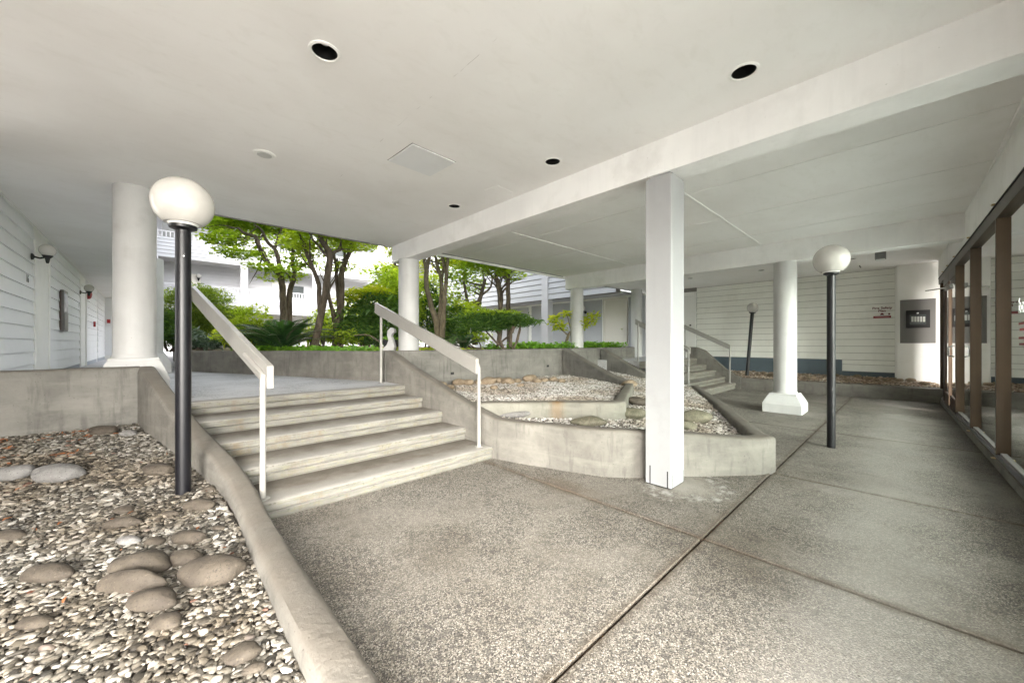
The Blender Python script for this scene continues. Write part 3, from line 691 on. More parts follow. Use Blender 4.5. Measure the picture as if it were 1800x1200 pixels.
gravel('gravel', [(-2.3, 1.2), (-.98, 1.3), (-.93, 3.8), (-2.3, 3.9)], zbed, .05, .03, M['gravel_bed'], 1, 1, 'pale gravel at the outer side of the left bed')
zup = lambda x, y: .545+.03*np.clip((y-4)/2.4, 0, 1)+.012*np.sin(x*3+y*2)
up_poly = [(3.20, 4.12), (3.40, 4.02), (4.72, 2.93), (7.1, 4.06), (7.3, 4.7), (7.85, 6.24), (3.2, 6.18)]
def sheet(name, poly, zf, off, mat):
    c = (sum(p[0] for p in poly)/len(poly), sum(p[1] for p in poly)/len(poly)); bm = bmesh.new()
    vs = [bm.verts.new((x, y, 0)) for x, y in poly]; f = bm.faces.new(vs); bmesh.ops.triangulate(bm, faces=[f])
    bmesh.ops.subdivide_edges(bm, edges=bm.edges[:], cuts=6, use_grid_fill=True)
    for v in bm.verts: v.co.z = float(zf(np.array(v.co.x), np.array(v.co.y)))-off
    me = bpy.data.meshes.new(name); bm.to_mesh(me); bm.free(); me.materials.append(mat); o = bpy.data.objects.new(name, me); link(o); return tag(o, kind='structure')
sheet('bed_soil', up_poly, zup, .012, M['bed'])
gravel('gravel', up_poly, zup, .030, .0215, M['gravel_white'], 1, 1, 'white gravel filling the upper level of the angular planter', .35)
zlo = lambda x, y: np.interp(y+0*x, [1, 2.2, 3.5, 5, 6.4], [.29, .32, .39, .5, .62])+.05*np.exp(-((x-6.2)**2)/2)*np.exp(-((y-3.2)**2)/.5)
lo_poly = [(3.18, 3.98), (3.24, 3.2), (3.58, 2.32), (3.68, 2.18), (4.82, 1.22), (6.95, 2.32), (9.25, 3.6), (9.37, 4.5), (9.8, 6.42), (8.15, 6.42), (7.28, 4.0), (4.84, 2.76), (4.6, 2.74)]
sheet('bed_soil', lo_poly, zlo, .014, M['bed'])
gravel('gravel', lo_poly, zlo, .033, .0235, M['gravel_white'], 1, 1, 'white and grey gravel in the lower level of the angular planter', .35)
zbk = lambda x, y: .34+.14*np.clip((x-13.35)/.8, 0, 1)
bk_poly = [(13.30, 3.9), (13.40, 1.5), (13.46, -.5), (14.17, -.5), (14.17, 5.0), (13.25, 5.0)]
sheet('bed_soil', bk_poly, zbk, .012, M['bed'])
gravel('gravel', bk_poly, zbk, .045, .030, M['gravel_brown'], 1, 2, 'brown gravel strip between the far curb and the white siding wall', .4)

# ------------------------------------------------------------------ stones
STV = []
bv, bf = ico(3)
for k in range(6):
    mb = MB(); d = [Vector(p)*(1+.22*noise.noise(Vector(p)*1.1+Vector((k*5.3, 1, 2)))+.05*noise.noise(Vector(p)*3.5+Vector((k, 7, 2)))) for p in bv]
    mb.add([tuple(x) for x in d], [tuple(map(int, f)) for f in bf]); STV.append(mb)
STM = {}
def stone(x, y, zf, a, b_, c, rot, mat, label, name='river_stone', group=None, k=None, sink=.25, cat='stone'):
    k = random.randrange(6) if k is None else k; key = (k, mat)
    if key not in STM:
        o = STV[k].build(name, M[mat], smooth=True); STM[key] = o.data; o.data.name = 'stone mesh'
    else:
        o = bpy.data.objects.new(name, STM[key]); link(o)
    z = float(zf(np.array(float(x)), np.array(float(y))))
    o.location = (x, y, z+c*(1-2*sink)); o.rotation_euler = (random.uniform(-.12, .12), random.uniform(-.12, .12), rot); o.scale = (a, b_, c)
    return tag(o, label, cat, group)
RV = -math.atan2(.6903, .7235)   # image-right direction in plan
R_ = math.atan2(-.6903, .7235)
def bedstone(u, v, wpx, hpx, mat, label, dr=0, k=None, asp=.55):
    # find the point of the bed seen at (u,v)
    z = .13
    for _ in range(4):
        t = (1.4-z)*665/(v-603); p = at(u, v, t); z = float(zbed(p.x, p.y))
    a = wpx*.90/2/665*t; stone(p.x, p.y, zbed, a, a*asp, max(.02, a*.46), R_+dr, mat, label, k=k, sink=.34)
BS = [(372, 1012, 118, 'stone_brown', 'largest smooth brown river stone nearest the curb in the left bed', .15, .62),
 (246, 1000, 112, 'stone_brown', 'large brown river stone left of the largest one in the bed', .1, .55),
 (326, 985, 62, 'stone_brown', 'round brown river stone above the largest one', 0, .7),
 (232, 1035, 120, 'stone_brown', 'narrow dark brown river stone, top of the stack of three', .05, .25),
 (268, 1062, 98, 'stone_brown', 'brown river stone in the middle of the stack of three', .0, .5),
 (292, 1096, 66, 'stone_brown', 'brown river stone at the bottom of the stack of three', -.2, .6),
 (84, 1014, 82, 'stone_brown', 'dark brown river stone at the left of the foreground bed', .1, .5),
 (426, 1152, 64, 'stone_brown', 'angular brown stone close to the curb at the bottom of the picture', .5, .75),
 (62, 1098, 54, 'stone_brown', 'half buried dark stone in the lower left of the bed', .2, .6),
 (332, 950, 64, 'stone_brown', 'flat brown stone with a reddish leaf, above the round stone', .05, .5),
 (272, 954, 34, 'stone_brown', 'small round brown stone left of the flat stone with the leaf', 0, .8),
 (226, 953, 42, 'stone_grey', 'small pale brown stone in the middle of the left bed', 0, .6),
 (216, 924, 56, 'stone_brown', 'long tilted brown stone in the middle of the left bed', .35, .4),
 (218, 898, 36, 'stone_brown', 'small peaked brown stone above the long tilted stone', 0, .8),
 (350, 893, 60, 'stone_brown', 'smooth brown stone just below the black lamp post', -.05, .5),
 (20, 945, 52, 'stone_brown', 'brown stone at the left edge of the picture', 0, .6),
 (102, 830, 82, 'stone_grey', 'large flat pale grey stone in the back half of the bed', .15, .75),
 (22, 824, 72, 'stone_grey', 'flat grey stone at the left edge behind the brown stone', 0, .7),
 (278, 826, 56, 'stone_brown', 'flat brown stone left of the lamp post', .1, .6),
 (182, 758, 50, 'stone_brown', 'brown stone against the back wall of the left bed', 0, .7),
 (226, 759, 32, 'stone_grey', 'small dark grey stone against the back wall of the left bed', 0, .7),
 (158, 876, 22, 'stone_brown', 'little dark round stone among pale gravel', 0, .8),
 (366, 862, 30, 'stone_brown', 'small brown stone right of the lamp post foot', 0, .7),
 (385, 930, 26, 'stone_brown', 'little flat brown stone beside the curb', 0, .6),
 (300, 906, 32, 'stone_brown', 'little brown stone below the lamp post to the left', 0, .5),
 (445, 1178, 40, 'stone_brown', 'brown stone at the very bottom beside the curb', .3, .6)]
for i, (u, v, wp, mt, lab, dr, asp) in enumerate(BS): bedstone(u, v, wp, 0, mt, lab, dr, asp=asp)
# stones of the angular planter
def at_z(u, v, z): t = (1.4-z)*665/(v-603); return at(u, v, t), t
def plstone(u, v, z0, wpx, mat, lab, dr=0, asp=.6, zf=zlo, hk=.42, k=None, group=None):
    p_, t = at_z(u, v, z0); a = wpx/2/665*t
    return stone(p_.x, p_.y, zf, a, a*asp, a*hk, R_+dr, mat, lab, name='boulder', k=k, sink=.22, cat='boulder', group=group)
plstone(1035, 746, .36, 64, 'stone_moss', 'long flat tan boulder at the front of the lower gravel, left of the post', .15, .45, hk=.3)
plstone(1112, 730, .38, 52, 'stone_moss', 'mossy tan boulder peeking out just left of the square post', 0, .7)
plstone(1122, 706, .45, 40, 'stone_brown', 'dark boulder behind the mossy one, left of the post', 0, .7)
plstone(1222, 736, .35, 52, 'stone_moss', 'rounded mossy boulder just right of the square post', -.3, .7, hk=.5)
plstone(1206, 752, .32, 40, 'stone_moss', 'small tan stone at the planter front right of the post', 0, .6)
plstone(905, 738, .36, 60, 'stone_grey', 'flat stone tucked below the rust stained wall', 0, .3, hk=.2)
o_ = plstone(1106, 672, .6, 26, 'stone_tan', 'rounded tan stone on the end of the inner planter wall', 0, .8, zf=lambda x, y: .52+0*x, hk=.6)
RB = [(757, 676, 20), (775, 674, 22), (806, 671, 22), (823, 671, 20), (843, 670, 18), (859, 670, 26), (877, 668, 20), (893, 669, 22), (909, 667, 16), (932, 664, 26), (944, 666, 16), (956, 664, 14), (972, 663, 16), (987, 665, 14), (791, 676, 16), (868, 676, 14), (915, 673, 12)]
for i, (u, v, wp) in enumerate(RB):
    plstone(u, v+3, .6, wp*1.05, 'stone_tan', 'tan cobble in the row at the back of the white gravel', random.uniform(-.5, .5), .75, zf=zup, hk=.6, group='row of tan cobbles along the retaining wall')
for i in range(26):
    x = 13.9+random.uniform(-.35, .2); y = -.3+i*.155+random.uniform(-.06, .06)
    s_ = random.uniform(.05, .1); stone(x, y, zbk, s_, s_*.7, s_*.55, random.uniform(0, 3), 'stone_tan', 'tan cobble lying on the brown gravel strip by the far wall', group='cobbles on the brown gravel strip', sink=.2)

# ------------------------------------------------------------------ lamps
def lamp(x, y, z0, z1, label, r=.043, gr=.17, lean=(0, 0)):
    o = empty('globe_lamp', (x, y, z0), label=label, cat='lamp post', group='black globe lamp posts')
    h = z1-z0; o.rotation_euler = (lean[0], lean[1], 0)
    MB().lathe([(r, -.1), (r, h-.03)], 32).build('pole', M['black'], o, smooth=True)
    MB().lathe([(r*1.0, h-.0295), (r*1.75, h-.012), (r*1.8, h+.01), (r*1.1, h+.012)], 32).build('fitter', M['black'], o, smooth=True)
    n = 24; prof = []
    c = h+gr*.93
    for i in range(n+1):
        a = -PI/2+PI*i/n
        rr = gr*math.cos(a); zz = c+gr*math.sin(a)
        if zz < h+.014: continue
        prof.append((max(rr, .001), zz))
    MB().lathe(prof, 48).build('globe', M['globe'], o, smooth=True)
    MB().lathe([(gr*.43, h+.013), (gr*.50, h+.03), (gr*.47, h+.035)], 36).build('globe_collar', M['white'], o, smooth=True)
    bmb = MB().box((-.004, -r-.003, h-.25), (.004, -r+.002, h-.242)); bmb.build('set_screw', M['chrome'], o)
    return o
lamp(.193, 4.15, .12, 2.36, 'tall black lamp post with the largest white globe in the left gravel bed', r=.052, gr=.208)
lamp(6.617, .718, 0, 2.335, 'black lamp post with white globe standing on the plaza floor at right', r=.047, gr=.198)
lamp(13.60, 3.52, .36, 2.37, 'farthest black lamp post with globe, leaning in the brown gravel by the siding', r=.05, gr=.16, lean=(.06, .06))

# ------------------------------------------------------------------ handrails
def tube_rail(o, pts, r, name, mat='rail'): return MB().tube(pts, r, 14).build(name, M[mat], o, smooth=True)
def flat_board(o, a, b_, h, th, name='rail_board', cut_lo=True):
    """board between a and b (top edge centre line), vertical height h, thickness th, plumb cut ends"""
    a = Vector(a); b_ = Vector(b_); d = Vector((b_.x-a.x, b_.y-a.y, 0)).normalized(); nn = Vector((-d.y, d.x, 0))*th/2; dz = Vector((0, 0, h))
    vs = [a-nn, a+nn, a+nn-dz, a-nn-dz, b_-nn, b_+nn, b_+nn-dz, b_-nn-dz]
    return MB().add(vs, [(0, 1, 2, 3), (4, 7, 6, 5), (0, 4, 5, 1), (1, 5, 6, 2), (2, 6, 7, 3), (3, 7, 4, 0)]).build(name, M['rail'], o, bevel=.006)
def handrail(x, y0, z0, y1, z1, t0, t1, label, bx_=.05, side=1, ext=.03, hb=.185, dx=0.):
    o = empty('handrail', (x, y0, z0), label=label, cat='handrail', group='white stair handrails')
    L = lambda p: (p[0]-x, p[1]-y0, p[2]-z0)
    dz = (t1-t0)/(y1-y0)
    MB().lathe([(.05, 0), (.05, .006), (.036, .010), (.024, .012)], 28).build('foot_plate', M['rail'], o, smooth=True)
    tube_rail(o, [L((x, y0, z0+.012)), L((x, y0, t0-hb*.72)), L((x+side*.006, y0+.01, t0-hb*.5)), L((x+side*.01, y0+.08, t0-hb*.5+.08*dz)), L((x+side*.01+.5*dx/(y1-y0), y0+.5, t0-hb*.5+.5*dz))], .0225, 'lower_post')
    ob = MB().lathe([(.05, z1-z0), (.05, z1-z0+.006), (.024, z1-z0+.012)], 28, (dx, y1-y0)); ob.build('foot_plate', M['rail'], o, smooth=True)
    tube_rail(o, [L((x+dx, y1, z1+.012)), L((x+dx, y1, t1-hb*.45))], .0225, 'upper_post')
    s = side*(.0225+.026)
    flat_board(o, L((x+s, y0-ext, t0-ext*dz)), L((x+s+dx, y1+.10, t1+.10*dz)), hb, .05)
    return o
handrail(2.88, 3.60, .1445, 6.30, ZP, 1.225, 2.075, 'white board handrail on the right side of the near steps', side=-1)
handrail(.652, 3.594, .1445, 6.30, ZP, 1.225, 2.10, 'white board handrail on the left of the near steps, behind the big lamp post', side=1, dx=-.30)
handrail(12.9, 3.80, .1815, 5.15, ZR, 1.36, 2.02, 'white handrail at the right of the far steps', side=-1, hb=.15)
handrail(9.72, 3.80, .1815, 5.15, ZR, 1.30, 2.02, 'white handrail at the left of the far steps, seen behind the square post', side=1, hb=.15)

# ------------------------------------------------------------------ left siding wall with doors
XW = -1.45
def wall_lamp(u, v, x, nx, label, y=None, z=None, s=1.):
    o = empty('wall_lamp', (x, y, z), label=label, cat='wall lamp', group='black bracket wall lamps')
    o.rotation_euler = (0, 0, nx)   # local +x points away from the wall
    MB().lathe([(.055*s, 0), (.05*s, .02), (.02*s, .035)], 20).build('back_plate', M['black_matt'], o, smooth=True).rotation_euler = (0, PI/2, 0)
    MB().tube([(.03*s, 0, 0), (.09*s, 0, -.015), (.15*s, 0, .01)], .014*s, 8).build('arm', M['black_matt'], o, smooth=True)
    MB().lathe([(.014*s, -.09*s), (.022*s, -.06*s), (.03*s, -.01), (.062*s, .03*s), (.066*s, .04*s)], 20, (.17*s, 0)).build('cup', M['black_matt'], o, smooth=True)
    pr_ = []
    for i in range(15):
        a = -1.05+(PI/2+1.05)*i/14; pr_.append((max(.001, .1*s*math.cos(a)), .125*s+.1*s*math.sin(a)))
    MB().lathe(pr_, 24, (.17*s, 0)).build('globe', M['globe'], o, smooth=True)
    return o
lw = empty('siding_wall', (XW, 6.3, ZP), label='long white lap-sided wall of the covered left walkway', cat='wall')
bx('wall_backing', (-.2, -.3, -.9), (-.001, 17.7, 3.0), M['white'], lw)
segs = [(-.3, 3.9), (5.25, 9.6), (11.05, 14.2), (14.6, 17.5)]
for a, c in segs:
    siding(lw, (0, a, .12), (0, 1, 0), c-a, 0, 2.52, (1, 0, 0), M['board'], .21, .026)
    bx('base_board', (.0, a, 0), (.012, c, .118), M['blue'] if False else paint('grey base', (.33, .36, .4), .6), lw)
bx('frieze_board', (.001, -.3, 2.645), (.03, 17.7, 2.664), M['white'], lw)
for (a, c) in ((3.9, 5.25), (9.6, 11.05)):
    dr = bx('door_frame', (.001, a+.002, 0), (.034, a+.11, 2.45), M['white'], lw, bevel=.004)
    bx('door_frame', (.001, c-.11, 0), (.034, c-.002, 2.45), M['white'], lw, bevel=.004)
    bx('door_frame', (.001, a+.112, 2.34), (.034, c-.112, 2.45), M['white'], lw, bevel=.004)
    dd = bx('door', (.001, a+.115, .01), (.012, c-.115, 2.335), M['white'], lw, bevel=.002)
    for zz in (.35, 1.25): bx('door_panel', (.0125, a+.25, zz), (.018, c-.25, zz+.7), M['white'], dd, bevel=.004)
    MB().lathe([(.014, 0), (.014, .04), (.03, .05), (.03, .075), (.01, .08)], 16).build('door_knob', M['black_matt'], dd, smooth=True)
    kn = dd.children[-1]; kn.location = (.012, a+.19, 1.05); kn.rotation_euler = (0, PI/2, 0)
    dd.children[-1]
wall_lamp(0, 0, XW+.03, 0, 'nearest black wall lamp with white globe beside the first walkway door', y=9.92, z=2.82, s=1.0)
wall_lamp(0, 0, XW+.03, 0, 'second black wall lamp with white globe farther down the walkway', y=15.75, z=2.80, s=1.0)
def text_obj(name, body, size, mat, parent, loc, rot, bold=0., align='CENTER', sx=1.):
    cu = bpy.data.curves.new(name, 'FONT'); cu.body = body; cu.size = size; cu.align_x = align; cu.align_y = 'CENTER'; cu.extrude = .0012; cu.offset = bold
    o = bpy.data.objects.new('tmp', cu); COL.objects.link(o); dg = bpy.context.evaluated_depsgraph_get(); me = bpy.data.meshes.new_from_object(o.evaluated_get(dg))
    bpy.data.objects.remove(o); me.materials.clear(); me.materials.append(mat); r = bpy.data.objects.new(name, me); link(r, parent); r.location = loc; r.rotation_euler = rot; r.scale = (sx, 1, 1); return r
hn = empty('house_number', (XW+.032, 9.65, 2.42), label='dark house number 16 on the siding below the nearest wall lamp', cat='house number')
text_obj('digits', '16', .17, M['black_matt'], hn, (0, 0, 0), (PI/2, 0, PI/2), .003)
hn = empty('house_number', (XW+.032, 15.55, 2.43), label='small dark house number below the second wall lamp', cat='house number')
text_obj('digits', '1', .17, M['black_matt'], hn, (0, 0, 0), (PI/2, 0, PI/2), .003)
o = empty('window_vent', (XW+.02, 12.95, 1.66), label='narrow grey metal framed window standing out from the walkway siding', cat='window')
bx('frame', (0, -.28, 0), (.06, .28, .9), M['steel'], o, bevel=.004); bx('pane', (.0605, -.23, .42), (.064, .23, .84), N('grey louvre').out((.25, .26, .28), .25), o)
bx('sash', (.0605, -.25, .04), (.068, .25, .40), M['steel'], o, bevel=.003); bx('shadow_gap', (-.001, -.32, .02), (.03, -.285, .88), M['bronze_dark'], o)
o = empty('fire_bell', (XW+.03, 17.6, 2.92), label='red fire bell high on the walkway wall', cat='fire bell'); MB().lathe([(.15, 0), (.15, .03), (.12, .07), (.04, .09)], 24).build('gong', M['red'], o, smooth=True).rotation_euler = (0, PI/2, 0)
bx('back_box', (-.02, -.09, -.16), (-.001, .09, .16), M['red'], o)
o = empty('pull_station', (XW+.03, 19.2, 2.05), label='small red fire pull station at the end of the walkway wall', cat='fire alarm'); bx('housing', (0, -.06, -.09), (.05, .06, .09), M['red'], o, bevel=.005); bx('handle', (.051, -.04, -.03), (.062, .04, .0), M['white'], o)
o = empty('door_lever', (XW+.03, 7.62, 1.40), label='black lever latch on the siding at the left edge', cat='latch'); bx('plate', (0, -.03, -.06), (.01, .03, .06), M['black_matt'], o, bevel=.002); MB().tube([(.01, 0, .02), (.05, 0, .02), (.055, .14, .025)], .011, 8).build('lever', M['black_matt'], o, smooth=True)
# end wall of the walkway
ew = empty('siding_wall', (XW, 24.0, ZP), label='short white siding wall closing the far end of the left walkway', cat='wall')
bx('wall_backing', (-.2, .001, -.4), (1.4, .2, 2.664), M['white'], ew)
for (a, c) in ((0, .28), (.52, .80), (1.12, 1.38)): siding(ew, (a, 0, .15), (1, 0, 0), c-a, 0, 2.5, (0, -1, 0), M['board'], .21, .024)
for (a, c) in ((.285, .515), (.805, 1.115)): bx('door_trim', (a, -.05, 0), (c, 0, 2.6), M['door'], ew, bevel=.004)
o = empty('pull_station', (XW+.12, 23.96, 2.35), label='tiny red alarm box on the far end wall of the walkway', cat='fire alarm'); bx('housing', (-.05, -.06, -.08), (.05, 0, .08), M['red'], o, bevel=.004)

# ------------------------------------------------------------------ far siding wall of the plaza
fw = empty('siding_wall', (14.2, -.7, 0), label='long cream siding wall behind the far lamp post and fire safety sign', cat='wall')
bx('wall_backing', (.001, 0, 0), (.2, 8.1, 3.45), M['lap_shade'], fw)
siding(fw, (0, .95, .94), (0, 1, 0), 5.0, 0, 2.44, (-1, 0, 0), M['board_in'], .19, .024, gap=.007)
siding(fw, (0, .949, .62), (0, 1, 0), 1.05, 0, .319, (-1, 0, 0), M['board_in'], .19, .024, gap=.007)
bx('base_board', (-.03, .95, .36), (0, 2.00, .612), M['blue'], fw); bx('base_board', (-.035, 2.004, .36), (0, 5.75, .93), M['blue'], fw)
bx('corner_trim', (-.03, .86, .5), (0, .948, 3.39), M['white'], fw, bevel=.003)
bx('top_trim', (-.028, .95, 3.382), (0, 5.95, 3.397), M['white'], fw)
dr = bx('door', (-.02, 6.05, ZR), (-.002, 7.05, 3.1), M['white'], fw, bevel=.003)
for (a, c) in ((5.965, 6.045), (7.055, 7.13)): bx('door_frame', (-.05, a, ZR), (0, c, 3.25), M['white'], fw, bevel=.003)
bx('door_frame', (-.05, 6.047, 3.105), (0, 7.053, 3.25), M['white'], fw, bevel=.003)
kn = MB().lathe([(.014, 0), (.014, .04), (.035, .05), (.035, .08), (.01, .085)], 16).build('door_knob', M['black_matt'], dr, smooth=True); kn.location = (-.02, 6.17, 1.9); kn.rotation_euler = (0, -PI/2, 0)
bx('lock', (-.035, 6.14, 2.02), (-.021, 6.20, 2.08), M['black_matt'], dr, bevel=.003)
o = empty('hose_tap', (14.16, 2.72, .46), label='small black outdoor tap low on the slate blue base board', cat='tap'); MB().tube([(.03, 0, 0), (-.03, 0, 0), (-.05, 0, -.02), (-.05, 0, -.07)], .012, 8).build('spout', M['black_matt'], o, smooth=True); MB().lathe([(.03, .03), (.03, .04)], 12, (-.02, 0)).build('handle', M['black_matt'], o)
# pilaster with the alarm panel
pl = empty('panel_pilaster', (13.92, -.12, 0), label='white wall pier carrying the grey alarm panel beside the shop front', cat='wall pier')
bx('pier', (0, -.42, .42), (.6, .33, 3.395), M['white'], pl, bevel=.006); bx('sill', (-.07, -.42, .355), (-.002, .40, .43), M['white'], pl, bevel=.006); 
XP = 13.918
pa = empty('wall_alarm_panel', (XP, -.14, 0), label='large grey steel alarm panel with a black display box', cat='alarm panel')
def yz(u, v, x):
    X = (u-900)/665; t = x/(X*.7235+.6903); return (-.6903*X+.7235)*t, 1.4-(v-603)/665*t
y0, z1 = yz(1582, 527, XP); y1, z0 = yz(1645, 603, XP)
bx('steel_plate', (-.012, y1+.14, z0), (-.001, y0+.14, z1-.01), M['steel'], pa, bevel=.002)
ya, zb_ = yz(1592.5, 546, XP); yb, za = yz(1635, 575.5, XP)
bb = bx('display_box', (-.05, yb+.14, za), (-.0125, ya+.14, zb_), M['black_matt'], pa, bevel=.004)
yc, zd = yz(1599, 553.5, XP); yd, zc = yz(1628, 570, XP)
bx('display_window', (-.053, yd+.14, zc), (-.0505, yc+.14, zd), M['lcd_dim'], bb)
for i in range(5):
    u = 1602+i*5.1; q0, r1 = yz(u, 556.5, XP); q1, r0 = yz(u+3.8, 565.5, XP); bx('label_strip', (-.0555, q1+.14, r0), (-.0535, q0+.14, r1), M['lcd'], bb)
q0, r1 = yz(1611.5, 549.5, XP); q1, r0 = yz(1615, 551.5, XP); bx('latch', (-.056, q1+.14, r0), (-.0505, q0+.14, r1), M['chrome'], bb)
# fire safety sign
XS = 14.165
y0, z1 = yz(1534, 537, XS); y1, z0 = yz(1567.5, 562, XS)
sg = empty('fire_safety_sign', (XS, (y0+y1)/2, (z0+z1)/2), label='white and red sign reading Fire Safety Plan on the cream siding', cat='sign')
hw, hh = (y0-y1)/2, (z1-z0)/2
bx('sign_board', (-.008, -hw, -hh), (0, hw, hh), M['white_gloss'], sg, bevel=.002, seg=1)
RT = (PI/2, 0, -PI/2)
text_obj('lettering', 'Fire Safety', hh*.40, M['print'], sg, (-.0092, 0, hh*.60), RT, .002, sx=1.12)
text_obj('lettering', 'Plan', hh*.40, M['print'], sg, (-.0092, 0, hh*.22), RT, .002, sx=1.12)
bx('red_band', (-.0105, -hw*.93, -hh*.74), (-.0085, hw*.93, -hh*.44), M['redprint'], sg)
bx('band_line', (-.0125, -hw*.78, -hh*.62), (-.011, hw*.78, -hh*.56), N('pale pink').out((.6, .35, .35), .5), sg)
em = MB(); k = 9
em.add([(-.0105, hw*.0+.2*hw*math.cos(PI*i/k), -hh*.32+.26*hh*math.sin(PI*i/k)) for i in range(k+1)]+[(-.0085, .2*hw*math.cos(PI*i/k), -hh*.32+.26*hh*math.sin(PI*i/k)) for i in range(k+1)], [tuple(range(k+1)), tuple(range(k+1, 2*k+2))[::-1]]+[(i, i+1, k+2+i, k+1+i) for i in range(k)]).build('helmet_emblem', M['print'], sg)
MB().tube([(-.0095, -hw*.74, -hh*.32), (-.0095, -hw*.74, -hh*.12)], hw*.10, 10).build('round_emblem', M['print'], sg)
MB().lathe([(hw*.06, -.001), (hw*.06, .001)], 12).build('emblem_dot', M['print'], sg).location = (-.0098, -hw*.74, 0)
sg.children[-1].rotation_euler = (0, PI/2, 0)

# ------------------------------------------------------------------ shop front
MS = .0261; YS0 = -.711-MS*5.631
sf = empty('shop_front', (0, YS0, 0), math.atan(MS), label='bronze framed glass shop front along the right side of the plaza', cat='shop front')
X0, X1 = 1.2, 13.75; ZT = 2.94
FB = -.066   # frame depth: outer face y=0 .. inner FB
bx('concrete_curb', (X0, -.35, -.02), (X1, .004, .098), M['conc_warm'], sf, bevel=.008)
sill = bx('sill', (X0, FB-.03, .0985), (X1, -.012, .145), M['gasket'], sf, bevel=.003)
bx('sill_lip', (X0, FB+.005, .1455), (X1, -.03, .17), M['steel'], sf, bevel=.002)
bx('head_frame', (X0, FB, ZT-.14), (X1, 0, ZT), M['bronze'], sf, bevel=.003)
bx('head_channel', (X0, -.012, ZT+.001), (X1, .008, ZT+.018), M['black_matt'], sf)
bx('header_wall', (X0, FB-.12, ZT+.0185), (X1, .004, 3.458), M['beam'], sf, bevel=.004)
mx = [1.3, 3.15, 5.0, 6.88, 8.77, 10.50, 13.35]
def mull(x, w=.042, name='mullion', d=0):
    bx(name, (x, FB, .1455), (x+w, d, ZT-.141), M['bronze'], sf, bevel=.003)
for x in mx: mull(x)
mull(11.62); mull(12.55)
panes = [(1.35, 3.15), (3.2, 5.0), (5.05, 6.88), (6.93, 8.77), (8.82, 10.5), (12.6, 13.35)]
for a, c in panes:
    bx('glass_pane', (a, FB+.006, .1705), (c, FB+.012, ZT-.1405), M['glass'], sf)
for x in (6.905, 8.79, 10.52, 11.64, 12.57, 5.02):
    bx('brass_tab', (x-.03, -.01, ZT+.019), (x+.03, .03, ZT+.03), M['brass'], sf)
for x in (6.905, 8.79): bx('brass_tab', (x-.03, .0, .099), (x+.04, .03, .106), M['brass'], sf)
# door leaf between 10.55 and 11.62, another between 11.67 and 12.55
for (a, c) in ((10.555, 11.615), (11.675, 12.545)):
    d = bx('door_leaf_stile', (a, FB+.02, .105), (a+.11, -.01, ZT-.30), M['bronze_dark'], sf, bevel=.003); d.name = 'door'
    bx('stile', (c-.11, FB+.02, .105), (c, -.01, ZT-.30), M['bronze_dark'], d, bevel=.003)
    bx('rail', (a+.112, FB+.02, .105), (c-.112, -.01, .36), M['bronze_dark'], d, bevel=.003)
    bx('rail', (a+.112, FB+.02, ZT-.42), (c-.112, -.01, ZT-.30), M['bronze_dark'], d, bevel=.003)
    bx('pane', (a+.112, FB+.035, .362), (c-.112, FB+.04, ZT-.422), M['glass'], d)
    bx('transom', (a, FB, ZT-.298), (c, 0, ZT-.142), M['bronze'], sf)
d = [o for o in sf.children if o.name.startswith('door')][0]
MB().tube([(10.68, .0, 1.15), (10.68, .07, 1.17), (10.68, .07, 1.33), (10.68, .0, 1.35)], .014, 10).build('pull_handle', M['chrome'], d, smooth=True)
MB().lathe([(.03, 0), (.03, .035), (.02, .045)], 16).build('lock_cylinder', M['chrome'], d, smooth=True); lc = d.children[-1]; lc.location = (10.66, 0, 1.62); lc.rotation_euler = (-PI/2, 0, 0)
bx('closer_body', (10.72, .0, 2.42), (10.98, .06, 2.50), M['steel'], d, bevel=.01)
MB().tube([(10.78, .05, 2.44), (11.0, .34, 2.425)], .012, 8).build('closer_arm', M['chrome'], d, smooth=True)
# white lettering and red lines on the near pane (cut by the picture edge)
tx = empty('window_lettering', (0, YS0, 0), math.atan(MS), label='white and red lettering stuck on the nearest shop window at the picture edge', cat='window lettering')
text_obj('lettering', 'Wood', .20, M['white_gloss'], tx, (5.93, FB+.0145, 1.76), (PI/2, 0, 0), .004)
for i, (zz, ww, mm) in enumerate(((1.58, .5, 'red'), (1.52, .42, 'red'), (1.44, .5, 'red'), (1.38, .46, 'redprint'))):
    bx('printed_line', (5.93-ww/2, FB+.0125, zz), (5.93+ww/2, FB+.0145, zz+.022), M[mm], tx)
# the room behind the glass, back shaped open to let daylight in
rm = empty('shop_room', (0, YS0, 0), math.atan(MS), kind='structure')
bx('room_floor', (X0, -2.0, -.1), (X1, -.36, .09), paint('pale floor', (.6, .58, .54), .4, .05, .05), rm)
bx('daylight_back_wall', (X0, -2.1, .09), (X1, -2.0, .3), M['room'], rm)
bx('daylight_back_wall', (11.2, -2.1, .3005), (X1, -2.0, 3.2995), M['room'], rm)  # unseen piece added to block light on the alarm panel pier
bx('daylight_back_wall', (X0, -2.1, 3.3), (X1, -2.0, 3.6), M['room'], rm)
bx('room_side_wall', (X0-.1, -2.0, .09), (X0, -.2, 3.6), M['room'], rm); bx('room_side_wall', (X1, -2.0, .09), (X1+.1, -.2, 3.6), M['room'], rm)
bx('room_ceiling', (X0, -2.0, 3.3), (X1, -.21, 3.4), M['room'], rm)

